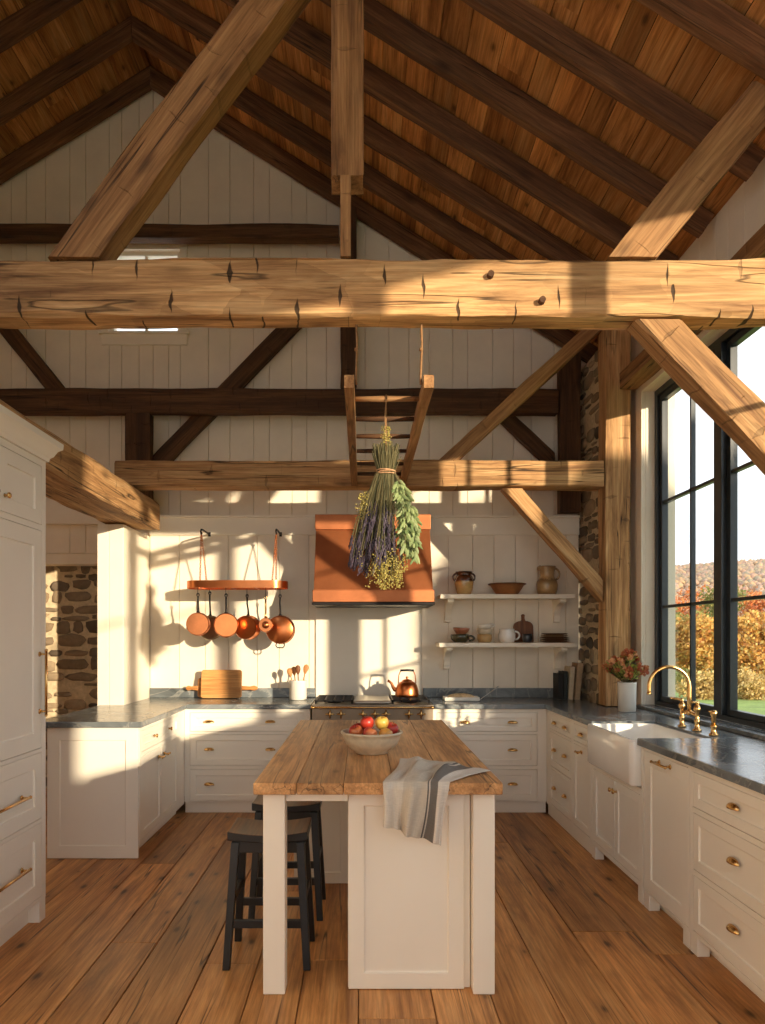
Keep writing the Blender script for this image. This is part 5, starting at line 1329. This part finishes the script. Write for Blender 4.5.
base = bmesh.new(); bmesh.ops.create_icosphere(base, subdivisions=0 + 1, radius=1); bv = [v.co.copy() for v in base.verts]; bf = [[v.index for v in f.verts] for f in base.faces]; base.free()
for i in range(15000):
    a = rr_.uniform(.28, .78); d = 85 + 255 * rr_.random() ** .7; x, y = d * math.sin(a), d * math.cos(a); r0 = rr_.uniform(.6, 1.25) * (.6 + d / 400)
    c = Vector((x, y, hill_z(x, y) + r0 * .6)); sd = rr_.uniform(0, 99)
    vs = [mb.b.verts.new(c + Vector((p.x * r0, p.y * r0, p.z * r0 * 1.25)) * (1 + .35 * noise.noise(p * 2 + Vector((sd, 0, 0))))) for p in bv]
    for f in bf: mb.b.faces.new([vs[k] for k in f])
o = mb.build('forest', fm, smooth=True); tag(o, 'autumn woods covering the far hillside seen through the tall window', 'woods', kind='stuff')

def tree_meshes(seed, h, rad, mat, cone=.0, n=5200, ls=.11):
    r = random.Random(seed); tr = MB(); lf = MB()
    tr.tube([(0, 0, -.4), (.05, 0, h*.2), (-.08, .05, h*.45), (.05, 0, h*.8)], [h*.022, h*.017, h*.012, .03], 8)
    blobs = []
    for k in range(24):
        z = r.uniform(.2, 1.0); ra = rad * math.sin(PI * min(1, (z - .08) * .98)) ** .7 * (1 - cone * z) * r.uniform(.35, .8); a = r.uniform(0, 2*PI)
        c = Vector((ra*math.cos(a), ra*math.sin(a), h * z * .93)); blobs.append((c, rad * r.uniform(.28, .48)))
        tr.tube([(0, 0, c.z * .62), tuple(c * .5 + Vector((0, 0, c.z * .38))), tuple(c)], [h*.007, h*.005, .015], 5)
    for i in range(n):
        c, br = blobs[r.randrange(len(blobs))]; d = Vector((r.gauss(0, 1), r.gauss(0, 1), r.gauss(0, 1))).normalized() * br * r.random() ** .33
        p = c + d; nrm = Vector((r.gauss(0, 1), r.gauss(0, 1), r.gauss(.4, 1))).normalized(); a_ = nrm.orthogonal().normalized(); b2 = nrm.cross(a_); s_ = ls * r.uniform(.6, 1.3)
        lf.quad(p + a_*s_, p + b2*s_*.7, p - a_*s_, p - b2*s_*.7)
    return tr, lf
pal = {'gold': leafy('gold_leaves', [(226, 176, 88), (200, 146, 70), (232, 194, 112), (168, 150, 82), (190, 120, 66)], .7, .3), 'orange': leafy('orange_leaves', [(218, 128, 64), (200, 108, 58), (228, 152, 84), (170, 120, 70)], .7, .3),
       'olive': leafy('olive_leaves', [(140, 140, 72), (116, 124, 66), (164, 154, 84), (96, 110, 60)], .7, .3), 'russet': leafy('russet_leaves', [(180, 120, 84), (160, 102, 76), (198, 142, 98)], .7, .3), 'straw': leafy('straw_leaves', [(206, 178, 110), (186, 154, 92), (220, 196, 132)], .7, .3)}
def tree(px, Y, ztop_px, rad, kind, label, seed, n=5200, ls=.11):
    X = (px - VX) * Y / F; zg = -.75 - .02 * X; zt = EYE + (VY - ztop_px) * Y / F; h = zt - zg
    o = empty('tree' if rad > 1.2 else 'shrub', (X, Y, zg)); tag(o, label, 'tree' if rad > 1.2 else 'shrub', 'trees beyond the tall window')
    tr, lf = tree_meshes(seed, h, rad, pal[kind], n=n, ls=ls)
    tr.build('trunk', M['bark'], o, smooth=True); lf.build('crown', pal[kind], o)
tree(750, 34, 616, 1.8, 'gold', 'tall golden tree beyond the lawn, in the pane beside the thick mullion', 1, 8000, .105)
tree(696, 41, 622, 2.0, 'gold', 'yellow tree seen low in the pane behind the tap spout', 2, 8000, .105)
tree(672, 44, 612, 2.6, 'olive', 'olive green tree in the pane nearest the white window jamb', 3)
tree(722, 52, 586, 2.4, 'olive', 'taller dull green tree standing behind the yellow ones', 4)
tree(772, 46, 592, 2.6, 'orange', 'orange tree at the frame edge beyond the second pane', 5)
tree(690, 58, 590, 2.6, 'orange', 'orange tree behind the yellow one, below the hillside', 6)
tree(655, 69, 594, 3.2, 'russet', 'russet tree half hidden by the dark window frame', 7)
tree(748, 68, 588, 3.2, 'russet', 'russet tree high behind the tall golden one', 8)
tree(752, 27, 672, 1.1, 'straw', 'low straw coloured shrub at the lawn edge in front of the golden tree', 9, 2200, .07)
tree(733, 33, 680, .9, 'straw', 'straw coloured shrub at the lawn edge by the mullion', 10, 2200, .07)
tree(700, 27, 676, .9, 'straw', 'pale shrub at the lawn edge behind the tap', 11, 2200, .07)
tree(672, 33, 668, 1.1, 'olive', 'green shrub at the lawn edge next to the white jamb', 12, 2200, .07)

tree(860, 40, 610, 2.4, 'gold', 'golden tree farther along the lawn, past the edge of the tall window', 21, 3000)
tree(930, 34, 612, 2.2, 'orange', 'orange tree farther along the lawn, past the golden one', 22, 3000)
tree(1030, 36, 600, 2.4, 'olive', 'olive green tree at the end of the row on the lawn', 23, 3000)
ev = empty('sun_blocker_tree', (7.6, -1.72, -.4)); tag(ev, 'dense dark evergreen added unseen behind the camera to keep sun off the window', 'tree')  # unseen tree, added to block sun through the far window panes
rr_ = random.Random(5); tr, lf = MB(), MB(); tr.tube([(0, 0, -.3), (0, 0, 2), (0, 0, 4.1)], [.12, .09, .02], 8)
for i in range(9000):
    z = rr_.uniform(.1, 4.75); a = rr_.uniform(0, 2*PI); rd = .66 * min(1, (4.8 - z) / 1.0 + .15) * math.sqrt(rr_.random())
    p = Vector((rd*math.cos(a), rd*math.sin(a), z)); nrm = Vector((rr_.gauss(0, 1), rr_.gauss(0, 1), rr_.gauss(0, 1))).normalized(); a_ = nrm.orthogonal().normalized(); b2 = nrm.cross(a_)
    lf.quad(p + a_*.09, p + b2*.06, p - a_*.09, p - b2*.06)
tr.build('trunk', M['bark'], ev, smooth=True); lf.build('crown', leafy('sun_blocker_needles', [(52, 74, 48), (66, 88, 54), (44, 62, 42)], .8, .1), ev)
